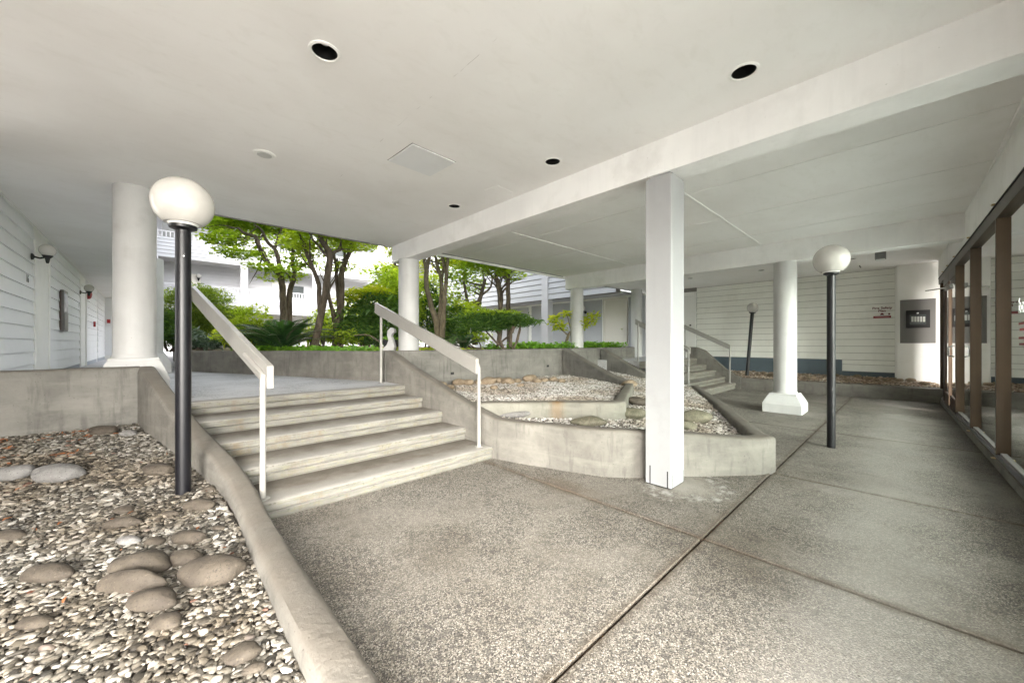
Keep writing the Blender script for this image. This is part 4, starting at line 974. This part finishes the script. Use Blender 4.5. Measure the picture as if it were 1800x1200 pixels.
# ------------------------------------------------------------------ courtyard buildings
YB, XR = 28.5, 12.4
Z1, Z2 = 3.28, 6.2
def balustrade(parent, p0, d, L, z, h=.33):
    d = Vector(d); n_ = Vector((-d.y, d.x, 0)); p0 = Vector(p0)
    def bar(a, b_, z0, z1, w):
        q = [a-n_*w/2, a+n_*w/2, b_+n_*w/2, b_-n_*w/2]; m = MB(); m.prism([(v.x, v.y) for v in q], z0, z1); return m
    bar(p0, p0+d*L, z+h-.05, z+h, .07).build('top_rail', M['trim_far'], parent)
    m = MB(); k = int(L/.17)
    for i in range(k+1):
        c = p0+d*(L*i/k); a = c-d*.025; b_ = c+d*.025
        q = [a-n_*.02, a+n_*.02, b_+n_*.02, b_-n_*.02]; m.prism([(v.x, v.y) for v in q], z, z+h-.051)
    o = m.build('balusters', M['trim_far'], parent); o['kind'] = 'stuff'
bb = empty('apartment_wing', (6, YB, 1.0), label='white two-storey balcony wing across the far end of the courtyard', cat='building')
bb.location = (0, YB, 0)
bx('recess_wall', (-4, 1.6, 0), (16, 1.9, 9.6), M['recess'], bb)
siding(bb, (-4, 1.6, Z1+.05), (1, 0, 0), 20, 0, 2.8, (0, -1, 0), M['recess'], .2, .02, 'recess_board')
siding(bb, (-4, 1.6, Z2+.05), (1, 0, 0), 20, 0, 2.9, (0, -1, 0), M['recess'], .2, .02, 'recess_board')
for (z0, z1) in ((Z1, 4.45), (Z2, 7.33)):
    bx('balcony_floor', (-4, .02, z0), (XR+.0, 1.598, z0+.16), M['recess'], bb)
    bx('parapet_core', (-4, .0, z0+.161), (XR, .1, z1), M['lap_shade'], bb)
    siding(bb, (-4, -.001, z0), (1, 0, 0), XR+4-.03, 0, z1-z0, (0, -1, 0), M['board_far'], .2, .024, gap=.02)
    balustrade(bb, (-4, .03, 0), (1, 0, 0), XR+4, z1+.001)
for x in (-3.97, .1, 4.18, 8.25):
    bx('post', (x-.18, -.09, 1.0), (x+.18, -.025, Z2-.001), M['trim_far'], bb); bx('post', (x-.1, .03, 7.68), (x+.1, .2, 9.2), M['trim_far'], bb)
for x0 in (6.0, 1.2, -2.6):
    f_ = bx('door', (x0, 1.52, Z1+.17), (x0+1.0, 1.577, 5.6), M['door'], bb); bx('door_knob', (x0+.85, 1.49, 4.45), (x0+.91, 1.519, 4.52), M['black_matt'], f_)
wn = bx('window', (7.1, 1.54, 4.3), (8.0, 1.577, 5.5), M['trim_far'], bb); bx('pane', (7.15, 1.53, 4.35), (7.95, 1.539, 5.45), M['lcd_dim'], wn)
for x0 in (0.4, 3.1, 6.3, 9.6):
    wn = bx('window', (x0, 1.54, 7.2), (x0+1.3, 1.577, 8.6), M['trim_far'], bb); bx('pane', (x0+.06, 1.53, 7.26), (x0+1.24, 1.539, 8.54), M['lcd_dim'], wn)
bx('roof_fascia', (-4, -.5, 9.21), (XR+.6, 2.2, 9.5), M['trim_far'], bb)
wl = wall_lamp(0, 0, 2.1, -PI/2, 'small dark wall lamp on the far wing above the conifer', y=YB+1.55, z=5.3, s=1.4)
rw = empty('apartment_wing', (XR, 0, 0), label='white lap-sided wing along the right side of the courtyard', cat='building')
bx('upper_core', (.001, 7.43, Z1), (.3, 20.5, 9.2), M['lap_shade'], rw)
bx('roof_fascia', (-.4, 7.43, 9.21), (2.2, 27.9, 9.5), M['trim_far'], rw)
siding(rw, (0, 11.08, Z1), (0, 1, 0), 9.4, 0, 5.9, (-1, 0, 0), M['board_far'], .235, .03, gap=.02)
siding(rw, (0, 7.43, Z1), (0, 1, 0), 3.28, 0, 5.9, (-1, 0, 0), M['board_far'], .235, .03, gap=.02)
bx('pilaster', (-.06, 10.72, Z1), (.0, 11.07, 9.2), M['trim_far'], rw)
for y in (10.72, 15.4, 20.2): bx('post', (-.05, y, ZR), (.29, y+.36, Z1-.001), M['trim_far'], rw)
bx('soffit', (.301, 7.43, Z1), (2.0, 28, Z1+.1), M['recess'], rw)
bx('ground_wall', (1.1, 6.9, ZR), (1.3, 28.4, Z1-.001), M['board_in'], rw)
siding(rw, (1.1, 8.75, ZR), (0, 1, 0), 4.0, 0, 2.3, (-1, 0, 0), M['board_far'], .2, .02)
siding(rw, (1.1, 6.6, ZR), (0, 1, 0), .95, 0, 2.3, (-1, 0, 0), M['board_far'], .2, .02)
dd = bx('door', (1.03, 7.66, ZR), (1.075, 8.56, 3.12), M['door'], rw, bevel=.004)
for (a, c) in ((7.575, 7.655), (8.565, 8.645)): bx('door_frame', (1.0, a, ZR), (1.09, c, 3.2), M['door'], rw, bevel=.004)
bx('door_frame', (1.0, 7.657, 3.125), (1.09, 8.563, 3.2), M['door'], rw)
kn = MB().lathe([(.012, 0), (.012, .04), (.03, .05), (.03, .075)], 12).build('door_knob', M['chrome'], dd, smooth=True); kn.location = (1.03, 7.76, 1.95); kn.rotation_euler = (0, -PI/2, 0)
gp = bx('storage_door', (1.0, 12.95, ZR), (1.09, 15.6, 3.15), M['recess'], rw); 
for k in range(4): bx('door_panel', (.985, 12.98+.001, ZR+.05+k*.54), (.999, 15.57, ZR+.56+k*.54), M['recess'], gp, bevel=.004)
for (z0, z1) in ((Z1+2.92, 7.33),):
    bx('parapet_core', (.001, 20.52, z0), (.1, 28.4, z1), M['lap_shade'], rw); siding(rw, (-.001, 20.52, z0), (0, 1, 0), 7.9, 0, z1-z0, (-1, 0, 0), M['board_far'], .2, .024, gap=.02); balustrade(rw, (.03, 20.52, 0), (0, 1, 0), 7.9, z1+.001)
    bx('balcony_floor', (.101, 20.52, z0), (1.6, 28.4, z0+.16), M['recess'], rw)
bx('recess_wall', (1.601, 20.52, Z1+.11), (1.8, 30, 9.2), M['recess'], rw)
bx('post', (-.05, 28.2, 7.7), (.15, 28.42, 9.2), M['trim_far'], rw)
wall_lamp(0, 0, XR+1.07, PI, 'small black wall lamp between the storage door and the cream door', y=9.55, z=2.72, s=1.2)
o = empty('pull_station', (XR+1.07, 7.22, 2.3), label='small red fire alarm box right of the cream door', cat='fire alarm'); bx('housing', (-.05, -.06, -.1), (0, .06, .1), M['red'], o, bevel=.004); bx('label', (-.054, -.03, -.04), (-.0505, .03, .0), M['white'], o)

# ------------------------------------------------------------------ vegetation
def leaves(parent, name, clumps, size, mat, aspect=.55, droop=.35, shell=.55, fold=.25, flat=False):
    """leaf faces spread through ellipsoid clumps: (centre, (rx,ry,rz), count)"""
    C, Rr = [], []
    for c, r, n in clumps:
        d = RNG.normal(size=(n, 3)); d /= np.linalg.norm(d, axis=1)[:, None]
        k = np.where(RNG.random(n) < shell, RNG.uniform(.75, 1.05, n), RNG.random(n)**(1/3))
        # ragged: radius varies with direction
        ph = RNG.uniform(0, 6, 3); w_ = 1+.22*np.sin(d[:, 0]*4+ph[0])*np.sin(d[:, 1]*5+ph[1])+.15*np.sin(d[:, 2]*6+ph[2])
        C.append(np.array(c)+d*(k*w_)[:, None]*np.array(r)); Rr.append(np.clip((d[:, 2]*k*.5+.5), 0, 1))
    C = np.concatenate(C); up = np.concatenate(Rr); n = len(C)
    s = size*RNG.lognormal(0, .25, n)
    base = np.array([[0, 0, 0], [.35, .5, fold*.5], [1, 0, 0], [.35, -.5, fold*.5]]); base[:, 1] *= aspect
    W = base[None]*s[:, None, None]; R = rotmats(n, droop); W = np.einsum('nij,nvj->nvi', R, W)+C[:, None, :]
    F = np.array([[0, 1, 2], [0, 2, 3]]); F = (F[None]+(np.arange(n)*4)[:, None, None]).reshape(-1, 3)
    rnd = np.clip(RNG.normal(.45, .2, n)+(up-.5)*.25, 0, 1)
    return big_mesh(name, W.reshape(-1, 3), F, np.repeat(rnd, 4), mat, parent, kind=None, smooth=False)
DENS = 1.8
def ell(u, v, t, ru, rv, rd, n):     # clump around a seen point; radii in picture px at that depth, rd in metres
    c = at(u, v, t); a = ru/665*t; return (tuple(c), (max(a, rd), max(a, rd) if rd > a else (a+rd)/2, rv/665*t), int(n*DENS))
def plant(name, loc, label, cat, group=None): return empty(name, loc, label=label, cat=cat, group=group)
def rel(pts, o): return [tuple(Vector(p)-Vector(o)) for p in pts]
def relc(cl, o): return [(tuple(Vector(c)-Vector(o)), r, n) for c, r, n in cl]
def smoothpts(pts, rads, k=4, jit=.01):
    out, ro = [], []
    P = [Vector(p) for p in pts]
    for i in range(len(P)-1):
        p0 = P[max(i-1, 0)]; p1 = P[i]; p2 = P[i+1]; p3 = P[min(i+2, len(P)-1)]
        for j in range(k):
            t = j/k; q = .5*((2*p1)+(p2-p0)*t+(2*p0-5*p1+4*p2-p3)*t*t+(3*p1-p0-3*p2+p3)*t**3)
            out.append(q+Vector((random.uniform(-jit, jit), random.uniform(-jit, jit), 0))); ro.append(rads[i]+(rads[i+1]-rads[i])*t)
    out.append(P[-1]); ro.append(rads[-1]); return out, ro
def tree(base, t, stems, clumps, label, leaf, size, bark='bark', name='maple_tree', twigs=18, group=None):
    b0 = at(base[0], base[1], t); b0.z = 1.17
    o = plant(name, b0, label, 'tree', group); m = MB(); ends = []
    for st in stems:
        pts = [at(u, v, t+dt) for (u, v, dt, r) in st]; rad = [r for (_, _, _, r) in st]
        P, R = smoothpts(pts, rad); m.tube(rel(P, b0), R, 9); ends += [(P[i], R[i]) for i in range(len(P)//2, len(P))]
    cs = [Vector(c) for c, _, _ in clumps]
    for k in range(twigs):
        p, r = random.choice(ends); c = min(cs, key=lambda q: (q-p).length+random.uniform(0, .8))
        if (c-p).length > 1.5: continue
        tgt = c+Vector((random.uniform(-.5, .5), random.uniform(-.5, .5), random.uniform(-.2, .3))); mid_ = (p+tgt)/2+Vector((random.uniform(-.15, .15), random.uniform(-.15, .15), random.uniform(-.05, .15)))
        P, R = smoothpts([p, mid_, tgt], [max(.008, r*.55), max(.006, r*.3), .004], 4, .02); m.tube(rel(P, b0), R, 5)
    m.build('trunk', M[bark], o, smooth=True)
    leaves(o, 'crown', relc(clumps, b0), size, M[leaf], .8, .45)
    return o
def px_clumps(t, spec, rd=.45):
    return [ell(u, v, t+dt, ru, rv, rd, n) for (u, v, dt, ru, rv, n) in spec]
tree((500, 612), 11, [[(498, 614, 0, .105), (499, 560, 0, .1), (497, 520, 0, .09), (494, 488, 0, .085), (478, 470, -.1, .07), (463, 452, -.2, .06), (455, 430, -.3, .055), (449, 434-18, -.3, .05), (430, 430-20, -.5, .04), (418, 400, -.6, .03)],
      [(494, 492, 0, .07), (490, 460, .1, .06), (483, 438, .1, .05), (470, 426, 0, .045), (460, 405, -.2, .035), (448, 395, -.3, .02)], [(483, 438, .1, .045), (490, 415, .3, .035), (498, 395, .4, .03)],
      [(509, 614, .2, .09), (508, 560, .2, .085), (510, 510, .2, .075), (518, 485, .3, .06), (514, 455, .4, .05), (520, 420, .5, .04)]],
     px_clumps(11, [(395, 385, 0, 40, 16, 800), (440, 388, .3, 42, 16, 800), (395, 420, -.5, 34, 12, 520), (420, 445, -.6, 36, 9, 420), (465, 470, -.5, 30, 8, 260), (480, 392, .5, 38, 18, 600), (520, 395, .8, 36, 18, 700), (520, 430, .6, 28, 16, 450), (530, 460, .6, 22, 14, 380), (512, 480, .2, 22, 12, 260), (470, 445, 1, 26, 10, 200), (455, 365, 0, 70, 16, 700), (480, 405, .8, 40, 14, 300), (560, 400, 1.2, 40, 14, 300), (392, 400, .6, 26, 18, 400), (378, 390, -.4, 16, 14, 220), (478, 488, -.2, 16, 6, 80), (440, 410, .9, 40, 12, 350)]),
     'left maple with dark forked trunk in front of the far balconies', 'leaf_maple', .085)
tree((552, 612), 9.3, [[(551, 614, 0, .105), (555, 595, 0, .09), (562, 565, 0, .08), (569, 530, 0, .078), (575, 490, 0, .078), (580, 455, 0, .075), (577, 440, 0, .07), (566, 425, -.1, .06), (561, 410, -.2, .055), (564, 390, -.3, .04)],
      [(564, 556, .05, .06), (561, 530, .1, .055), (560, 500, .1, .055), (553, 478, .1, .05), (543, 455, .1, .045), (534, 430, .1, .03), (524, 405, .1, .02)], [(580, 452, 0, .05), (590, 442, .2, .04), (604, 438, .3, .025)]],
     px_clumps(9.3, [(540, 400, 0, 34, 14, 520), (575, 405, -.2, 34, 14, 520), (525, 425, .2, 24, 12, 300), (550, 440, .3, 26, 12, 260), (600, 415, .3, 30, 12, 380), (560, 375, 0, 60, 14, 700), (610, 432, .6, 22, 10, 200)]),
     'middle maple with a leaning curved trunk rising from the garden edge', 'leaf_lime', .08)
tree((592, 612), 10.5, [[(594, 614, 0, .15), (593, 580, 0, .13), (597, 555, 0, .1), (600, 520, 0, .085), (601, 480, 0, .075), (610, 455, 0, .06), (618, 430, 0, .055), (624, 412, 0, .045), (624, 395, 0, .03)],
      [(590, 566, 0, .08), (584, 545, -.1, .055), (578, 520, -.2, .045), (576, 495, -.2, .035), (572, 470, -.2, .025)], [(598, 540, .1, .08), (592, 490, .1, .05), (590, 460, .2, .045), (585, 442, .2, .03)], [(600, 500, 0, .06), (606, 450, .4, .04), (602, 425, .4, .03)]],
     px_clumps(10.5, [(600, 425, .3, 30, 14, 420), (635, 415, 0, 26, 12, 420), (640, 432, .3, 20, 10, 240), (620, 400, 0, 50, 12, 500), (588, 470, .2, 18, 10, 110), (612, 470, .3, 14, 8, 90)]),
     'right maple of the left group with several slender upright stems', 'leaf_lime', .08)
tree((775, 612), 10.4, [[(772, 600, 0, .1), (767, 568, 0, .085), (757, 535, 0, .075), (750, 505, 0, .07), (749, 480, 0, .065), (752, 462, 0, .05), (757, 445, 0, .035)], [(750, 485, 0, .05), (746, 460, .1, .04), (742, 445, .1, .03)],
      [(770, 580, .1, .06), (773, 540, .1, .045), (776, 500, .1, .045), (770, 470, .1, .045), (765, 450, .1, .03)], [(776, 595, -.1, .09), (779, 560, -.1, .07), (782, 520, -.1, .06), (785, 480, -.1, .05), (788, 445, -.1, .04)], [(782, 525, 0, .05), (776, 505, 0, .035), (780, 470, 0, .03), (778, 445, 0, .02)]],
     px_clumps(10.4, [(765, 440, 0, 30, 12, 340), (755, 470, .5, 22, 12, 160), (790, 455, .4, 22, 12, 200), (770, 425, 0, 50, 14, 400)]),
     'yellow-green maple with pale stems just right of the terrace column', 'leaf_yellow', .08, 'bark_pale')
tree((885, 606), 12.2, [[(877, 606, 0, .08), (880, 560, 0, .075), (878, 520, 0, .07), (874, 495, 0, .06), (871, 480, 0, .05)], [(880, 550, .2, .05), (882, 520, .2, .05), (876, 490, .2, .04)], [(895, 606, 0, .08), (894, 550, 0, .075), (893, 500, 0, .07), (893, 465, 0, .06), (892, 445, 0, .05)]],
     px_clumps(12.2, [(878, 470, 0, 24, 20, 700), (900, 480, 0, 12, 16, 320), (850, 460, .3, 34, 18, 800), (820, 450, .5, 34, 14, 600), (860, 440, 0, 60, 10, 700)]),
     'tree with two thin dark trunks before the right siding wing', 'leaf_maple', .085)
tree((840, 606), 15, [[(835, 606, 0, .12), (832, 560, 0, .1), (845, 520, 0, .08), (853, 490, 0, .06)], [(832, 560, 0, .07), (822, 530, 0, .06), (815, 495, 0, .04)], [(845, 520, 0, .05), (862, 505, 0, .04), (866, 485, 0, .03)]],
     px_clumps(15, [(800, 475, 0, 34, 22, 800), (830, 500, .5, 26, 20, 420), (790, 520, 0, 26, 18, 420), (820, 545, 0, 40, 16, 500), (835, 465, 0, 40, 16, 600), (812, 452, 0, 40, 14, 500)]),
     'dense green tree in the middle of the courtyard behind the umbrella shrub', 'leaf_maple', .10, name='green_tree')
tree((700, 606), 14, [[(700, 606, 0, .12), (698, 560, 0, .1), (695, 500, 0, .08), (694, 460, 0, .05)]],
     px_clumps(14, [(696, 440, 0, 14, 14, 300), (705, 430, 0, 24, 12, 400), (690, 480, .3, 18, 16, 300), (720, 450, .5, 24, 26, 500), (712, 500, 0, 28, 30, 700)]),
     'yellow-tinged tree half hidden behind the terrace column', 'leaf_yellow', .10, name='green_tree')
def shrub(base, t, clumps, label, leaf, size, asp=.35, droop=.7, name='shrub', cat='shrub', stems=6, top=None, group=None, shell=.6):
    b0 = at(base[0], base[1], t); b0.z = 1.17; o = plant(name, b0, label, cat, group); m = MB()
    for k in range(stems):
        c = Vector(random.choice(clumps)[0]); st = b0+Vector((random.uniform(-.2, .2), random.uniform(-.2, .2), 0)); P, R = smoothpts([st, (st+c)/2+Vector((random.uniform(-.1, .1), random.uniform(-.1, .1), -.05)), c], [.035, .025, .012], 4, .01); m.tube(rel(P, b0), R, 6)
    m.build('stems', M['bark'], o, smooth=True)
    leaves(o, 'foliage', relc(clumps, b0), size, M[leaf], asp, droop, shell)
    if top: leaves(o, 'new_growth', relc(top[0], b0), size*.9, M[top[1]], asp, .5)
    return o
P_ = px_clumps
shrub((650, 608), 10.8, P_(10.8, [(635, 560, 0, 32, 34, 900), (670, 555, .2, 34, 38, 1000), (650, 590, -.3, 46, 14, 600), (695, 570, 0, 20, 34, 500), (620, 580, -.2, 16, 20, 350)], .6), 'dark rhododendron mass with yellow top left of the terrace column', 'leaf_dark', .15, top=(P_(10.9, [(630, 520, .2, 30, 10, 420), (660, 515, .3, 28, 10, 420), (612, 535, .2, 12, 12, 160)], .5), 'leaf_yellow'), stems=12)
shrub((700, 604), 12, P_(12, [(690, 510, 0, 26, 32, 800), (715, 540, 0, 26, 50, 900), (680, 480, .4, 16, 14, 260)], .7), 'tall green laurel behind the rhododendron and the terrace column', 'leaf_maple', .15, stems=8)
shrub((755, 604), 12.4, P_(12.4, [(755, 560, 0, 24, 36, 700), (745, 520, .4, 18, 26, 400), (790, 580, 0, 34, 18, 600), (800, 560, .5, 30, 26, 600), (770, 590, -.6, 30, 12, 400)], .6), 'dark leafy shrub behind the pale maple stems', 'leaf_dark', .14, top=(P_(12.6, [(755, 495, .2, 22, 14, 300), (815, 540, .4, 22, 10, 250)], .5), 'leaf_lime'))
shrub((345, 600), 12.5, P_(12.5, [(352, 535, 0, 40, 36, 3600), (380, 560, 0, 34, 26, 2600), (330, 550, .4, 40, 44, 3000), (345, 585, -.2, 46, 18, 700), (395, 580, 0, 22, 16, 450)], .7), 'rounded yellow-green conifer shrub behind the left handrail', 'leaf_conifer', .10, .3, .9, 'conifer_shrub', shell=.85)
shrub((300, 606), 10.6, P_(10.6, [(298, 575, 0, 22, 28, 2200), (320, 590, -.2, 22, 18, 1600), (285, 600, 0, 16, 12, 200)], .4), 'dark clipped shrub left of the big lamp post', 'leaf_dark', .07, .5)
shrub((440, 606), 9.8, P_(9.8, [(425, 575, 0, 26, 22, 420), (450, 560, .2, 22, 20, 320), (405, 590, 0, 20, 14, 300), (440, 595, -.2, 30, 12, 350)], .4), 'light green loose shrub between the conifer and the fern', 'leaf_lime', .09, .5, top=(P_(9.8, [(430, 548, 0, 20, 8, 150)], .3), 'leaf_maple'))
shrub((360, 606), 10.2, P_(10.2, [(350, 600, 0, 30, 10, 320), (385, 603, 0, 24, 8, 260), (335, 590, 0, 20, 10, 200)], .3), 'blue-green low hosta leaves below the conifer', 'leaf_blue', .12, .6)
shrub((575, 606), 10, P_(10, [(578, 585, .4, 18, 16, 260), (615, 592, 0, 20, 12, 260), (540, 590, .5, 16, 12, 180), (568, 560, 1.0, 14, 16, 200)], .35), 'low light green plants between the maple trunks', 'leaf_maple', .10, .55)
um = shrub((898, 607), 9.6, P_(9.6, [(835, 560, 0, 24, 9, 420), (860, 562, 0, 30, 10, 650), (890, 560, 0, 30, 9, 650), (915, 566, 0, 20, 7, 260), (845, 575, -.2, 24, 9, 360), (875, 572, .2, 30, 7, 380)], .5), 'umbrella-shaped shrub with a flat dark crown on bent stems', 'leaf_dark', .13, .22, .6, stems=5, top=(P_(9.6, [(850, 550, 0, 30, 4, 260), (885, 551, 0, 30, 4, 240), (830, 558, .1, 16, 5, 100)], .4), 'leaf_maple'))
b0 = at(898, 609, 9.6); m = MB()
for st in ([(898, 610, 0, .05), (897, 590, 0, .045), (902, 575, 0, .035), (893, 562, 0, .02)], [(873, 609, .1, .02), (886, 597, .1, .025), (897, 588, 0, .03), (906, 574, 0, .02), (912, 566, 0, .015)]):
    P, R = smoothpts([at(u, v, 9.6+d) for u, v, d, r in st], [r for *_, r in st]); m.tube(rel(P, um.location), R, 8)
m.build('bent_stem', M['bark'], um, smooth=True)
shrub((640, 604), 16, P_(16, [(590, 570, 0, 30, 26, 500), (630, 560, 0, 34, 26, 600), (565, 590, 0, 24, 14, 260), (660, 540, .5, 24, 20, 300)], .7), 'light green shrub layer far behind the maple trunks', 'leaf_lime', .12, .5)
shrub((840, 604), 14, P_(14, [(800, 585, 0, 28, 16, 380), (835, 592, 0, 24, 10, 260), (740, 590, .4, 26, 14, 260), (760, 540, 1., 24, 26, 420)], .6), 'light green shrub layer behind the umbrella shrub', 'leaf_maple', .12, .5)
shrub((420, 604), 14, P_(14, [(410, 560, 0, 22, 20, 300), (430, 590, 0, 26, 12, 260), (470, 585, .4, 24, 14, 240)], .6), 'yellow-green shrub behind the fern on the left', 'leaf_yellow', .10, .5)
# leafless-stemmed magnolia behind the second terrace column
mg = plant('magnolia', at(1000, 600, 11.6), 'small magnolia with sparse pale green leaves behind the chipped column', 'tree'); m = MB(); q = mg.location
for st in ([(995, 606, 0, .05), (998, 592, 0, .05), (1004, 583, 0, .045), (1016, 578, 0, .03), (1030, 572, 0, .02), (1044, 560, 0, .01)], [(1000, 590, 0, .03), (988, 580, 0, .02), (978, 568, 0, .012), (972, 556, 0, .008)], [(1004, 583, 0, .02), (1000, 566, 0, .015), (995, 550, 0, .01)]):
    P, R = smoothpts([at(u, v, 11.6+d) for u, v, d, r in st], [r for *_, r in st]); m.tube(rel(P, q), R, 7)
m.build('stems', M['bark_pale'], mg, smooth=True)
leaves(mg, 'foliage', relc(P_(11.6, [(976, 562, 0, 14, 8, 60), (985, 575, 0, 14, 7, 60), (1035, 565, 0, 16, 8, 70), (995, 552, 0, 10, 6, 30), (1020, 575, 0, 12, 5, 40), (1043, 555, 0, 8, 5, 25)], .2), q), .13, M['leaf_yellow'], .55, .6, .3)
# ground cover as countable-less mats
def cover(name, spec, size, mat, label, cat='ground cover', aspect=.85):
    o = leaves(None, name, spec, size, M[mat], aspect, .45, .8); return tag(o, label, cat, kind='stuff')
def strip(x0, x1, y0, y1, n, h, per, z=1.22):
    out = []
    for i in range(n):
        x = random.uniform(x0, x1); y = random.uniform(y0, y1); s = random.uniform(.7, 1.2); out.append(((x, y, z+h*.4*s), (.22*s, .22*s, h*s), per))
    return out
cover('ground_cover', strip(6.6, 9.2, 6.75, 7.9, 34, .13, 90), .10, 'leaf_cover', 'bright green leafy ground cover on the terrace left of the chipped column')
cover('ground_cover', strip(9.7, 11.6, 6.75, 7.6, 22, .15, 90), .10, 'leaf_cover', 'bright green leafy ground cover on the terrace right of the chipped column')
dg_ = []
for i in range(60):
    s = random.random(); y = 7.6+s*3.6; x = 3.05-(y-6.5)*.405+.3+random.uniform(0, .7); dg_.append(((x, y, 1.22), (.2, .2, .09), 70))
cover('ground_cover', dg_, .08, 'leaf_cover', 'low bright green ground cover along the stained garden wall')
cover('ground_cover', strip(3.6, 6.4, 7.4, 10.5, 60, .04, 26, 1.2), .07, 'leaf_lime', 'scattered low weeds on the leaf litter behind the retaining wall')
# brown fallen leaves
cover('leaf_litter', strip(3.6, 7.5, 6.7, 9.5, 70, .012, 14, 1.205), .07, 'stone_tan', 'dry brown leaves lying on the terrace soil', 'leaf litter')
lt = []
for i in range(60): x = random.uniform(-1.6, .4); y = random.uniform(1.6, 6.2); lt.append(((x, y, float(zbed(x, y))+.016), (.03, .03, .004), 1))
for i in range(30): x = random.uniform(-1.7, -.4); y = random.uniform(5.4, 6.3); lt.append(((x, y, float(zbed(x, y))+.02), (.08, .06, .006), 5))
cover('dry_leaves', lt, .045, 'leaf_dry' if 'leaf_dry' in M else 'stone_tan', 'dry rusty leaves scattered over the left gravel bed', 'dry leaves', .4).data.materials[0] = N('rusty dry leaf').out((.25, .09, .03), .7)
# ferns
def fern(u, v, t, R0, n, label):
    b0 = at(u, v, t); b0.z = 1.2; o = plant('fern', b0, label, 'fern'); V, F, r_ = [], [], []; ms = MB()
    for k in range(n):
        a = 2*PI*k/n+random.uniform(-.2, .2); L = R0*random.uniform(.75, 1.15); el = random.uniform(.7, 1.35); d = Vector((math.cos(a), math.sin(a), 0)); side = Vector((-d.y, d.x, 0)); m = 26; pts = []
        for i in range(m+1):
            s = i/m; rr = L*(math.cos(el)*s+.2*s*s); zz = L*(math.sin(el)*s-.5*s*s); pts.append(d*rr+Vector((0, 0, zz+.03)))
        ms.tube(pts[::3], [.006]*len(pts[::3]), 4); rv = random.random()
        for i in range(2, m+1):
            s = i/m; w_ = L*.16*math.sin(PI*min(1, s*.9+.12))**.8+.01; tang = (pts[i]-pts[i-1]).normalized()
            for sg_ in (-1, 1):
                p0 = pts[i]; dirn = (side*sg_+tang*.35+Vector((0, 0, -.15))).normalized(); q = len(V); wd = tang*L*.017
                V += [p0-wd, p0+dirn*w_*.5-wd*.8+Vector((0, 0, .004)), p0+dirn*w_, p0+dirn*w_*.5+wd*.9]; F += [(q, q+1, q+2), (q, q+2, q+3)]; r_ += [rv]*4
    ms.build('frond_stalks', M['bark'], o)
    big_mesh('fronds', np.array([tuple(p) for p in V]), np.array(F), np.clip(np.array(r_), 0, 1), M['leaf_fern'], o, kind=None, smooth=False)
fern(497, 603, 8.9, 1.5, 44, 'large dark sword fern below the left maple')
fern(465, 603, 9.6, 1.3, 30, 'smaller dark fern behind the large one on its left')
fern(815, 603, 11.2, .9, 22, 'feathery fern in the shade behind the pale maple')
fern(790, 606, 10.4, .7, 18, 'low spreading fern at the foot of the pale maple')
# iris blades
ir = plant('iris_plant', at(553, 604, 10.4), 'clump of tall upright iris blades beside the leaning maple', 'plant'); ir.location.z = 1.2; V, F, r_ = [], [], []
for k in range(18):
    x, y = random.uniform(-.18, .18), random.uniform(-.15, .15); h = random.uniform(.7, 1.5); lx, ly = random.uniform(-.25, .25), random.uniform(-.2, .2); a = random.uniform(0, 3); w_ = .022; q = len(V)
    for i in range(6):
        s = i/5; ww = w_*(1-s)+.001; c = Vector((x+lx*s*s, y+ly*s*s, h*s)); V += [tuple(c+Vector((math.cos(a), math.sin(a), 0))*ww), tuple(c-Vector((math.cos(a), math.sin(a), 0))*ww)]; r_ += [.6, .6]
    for i in range(5): F += [(q+2*i, q+2*i+1, q+2*i+3), (q+2*i, q+2*i+3, q+2*i+2)]
big_mesh('blades', np.array(V), np.array(F), np.array(r_), M['leaf_maple'], ir, kind=None, smooth=False)
# pot with a small plant
c = at(686, 612, 7.9); pt = plant('potted_plant', (c.x, c.y, 1.2), 'small plant in a black nursery pot left of the terrace column', 'potted plant')
MB().lathe([(.11, 0), (.15, .24), (.16, .24), (.16, .27), (.145, .27), (.14, .22)], 24).build('pot', M['pot'], pt, smooth=True)
leaves(pt, 'foliage', [((0, 0, .28), (.14, .14, .06), 90)], .06, M['leaf_cover'], .7, .5)
# fallen branch under the rhododendron
br = plant('fallen_branch', at(645, 600, 9.6), 'bent bare branch lying under the rhododendron', 'branch'); P, R = smoothpts([at(622, 590, 9.6), at(640, 588, 9.6), at(655, 592, 9.6), at(668, 602, 9.5)], [.012, .02, .02, .015]); MB().tube(rel(P, br.location), R, 6).build('limb', M['bark_pale'], br, smooth=True)
# white scrolled garden ornaments by the columns
def ornament(x, y, z, rz, label):
    o = empty('scroll_ornament', (x, y, z), rz, label, 'garden ornament')
    out = [(0, 0), (.22, 0), (.22, .05), (.14, .12), (.10, .22), (.13, .32), (.12, .42), (.05, .48), (-.02, .45), (-.03, .38), (.02, .36), (.04, .30), (0, .2), (-.03, .08)]
    m = MB(); n = len(out); m.add([(px_, -.06, pz) for px_, pz in out]+[(px_, .06, pz) for px_, pz in out], [tuple(range(n)), tuple(range(n, 2*n))[::-1]]+[(i, (i+1) % n, n+(i+1) % n, n+i) for i in range(n)]); m.build('scroll', M['column'], o, bevel=.01); bx('foot', (-.06, -.08, -.04), (.26, .08, -.001), M['column'], o, bevel=.006)
ornament(3.60, 7.27, 1.24, 2.3, 'white scrolled ornament tucked against the terrace column')
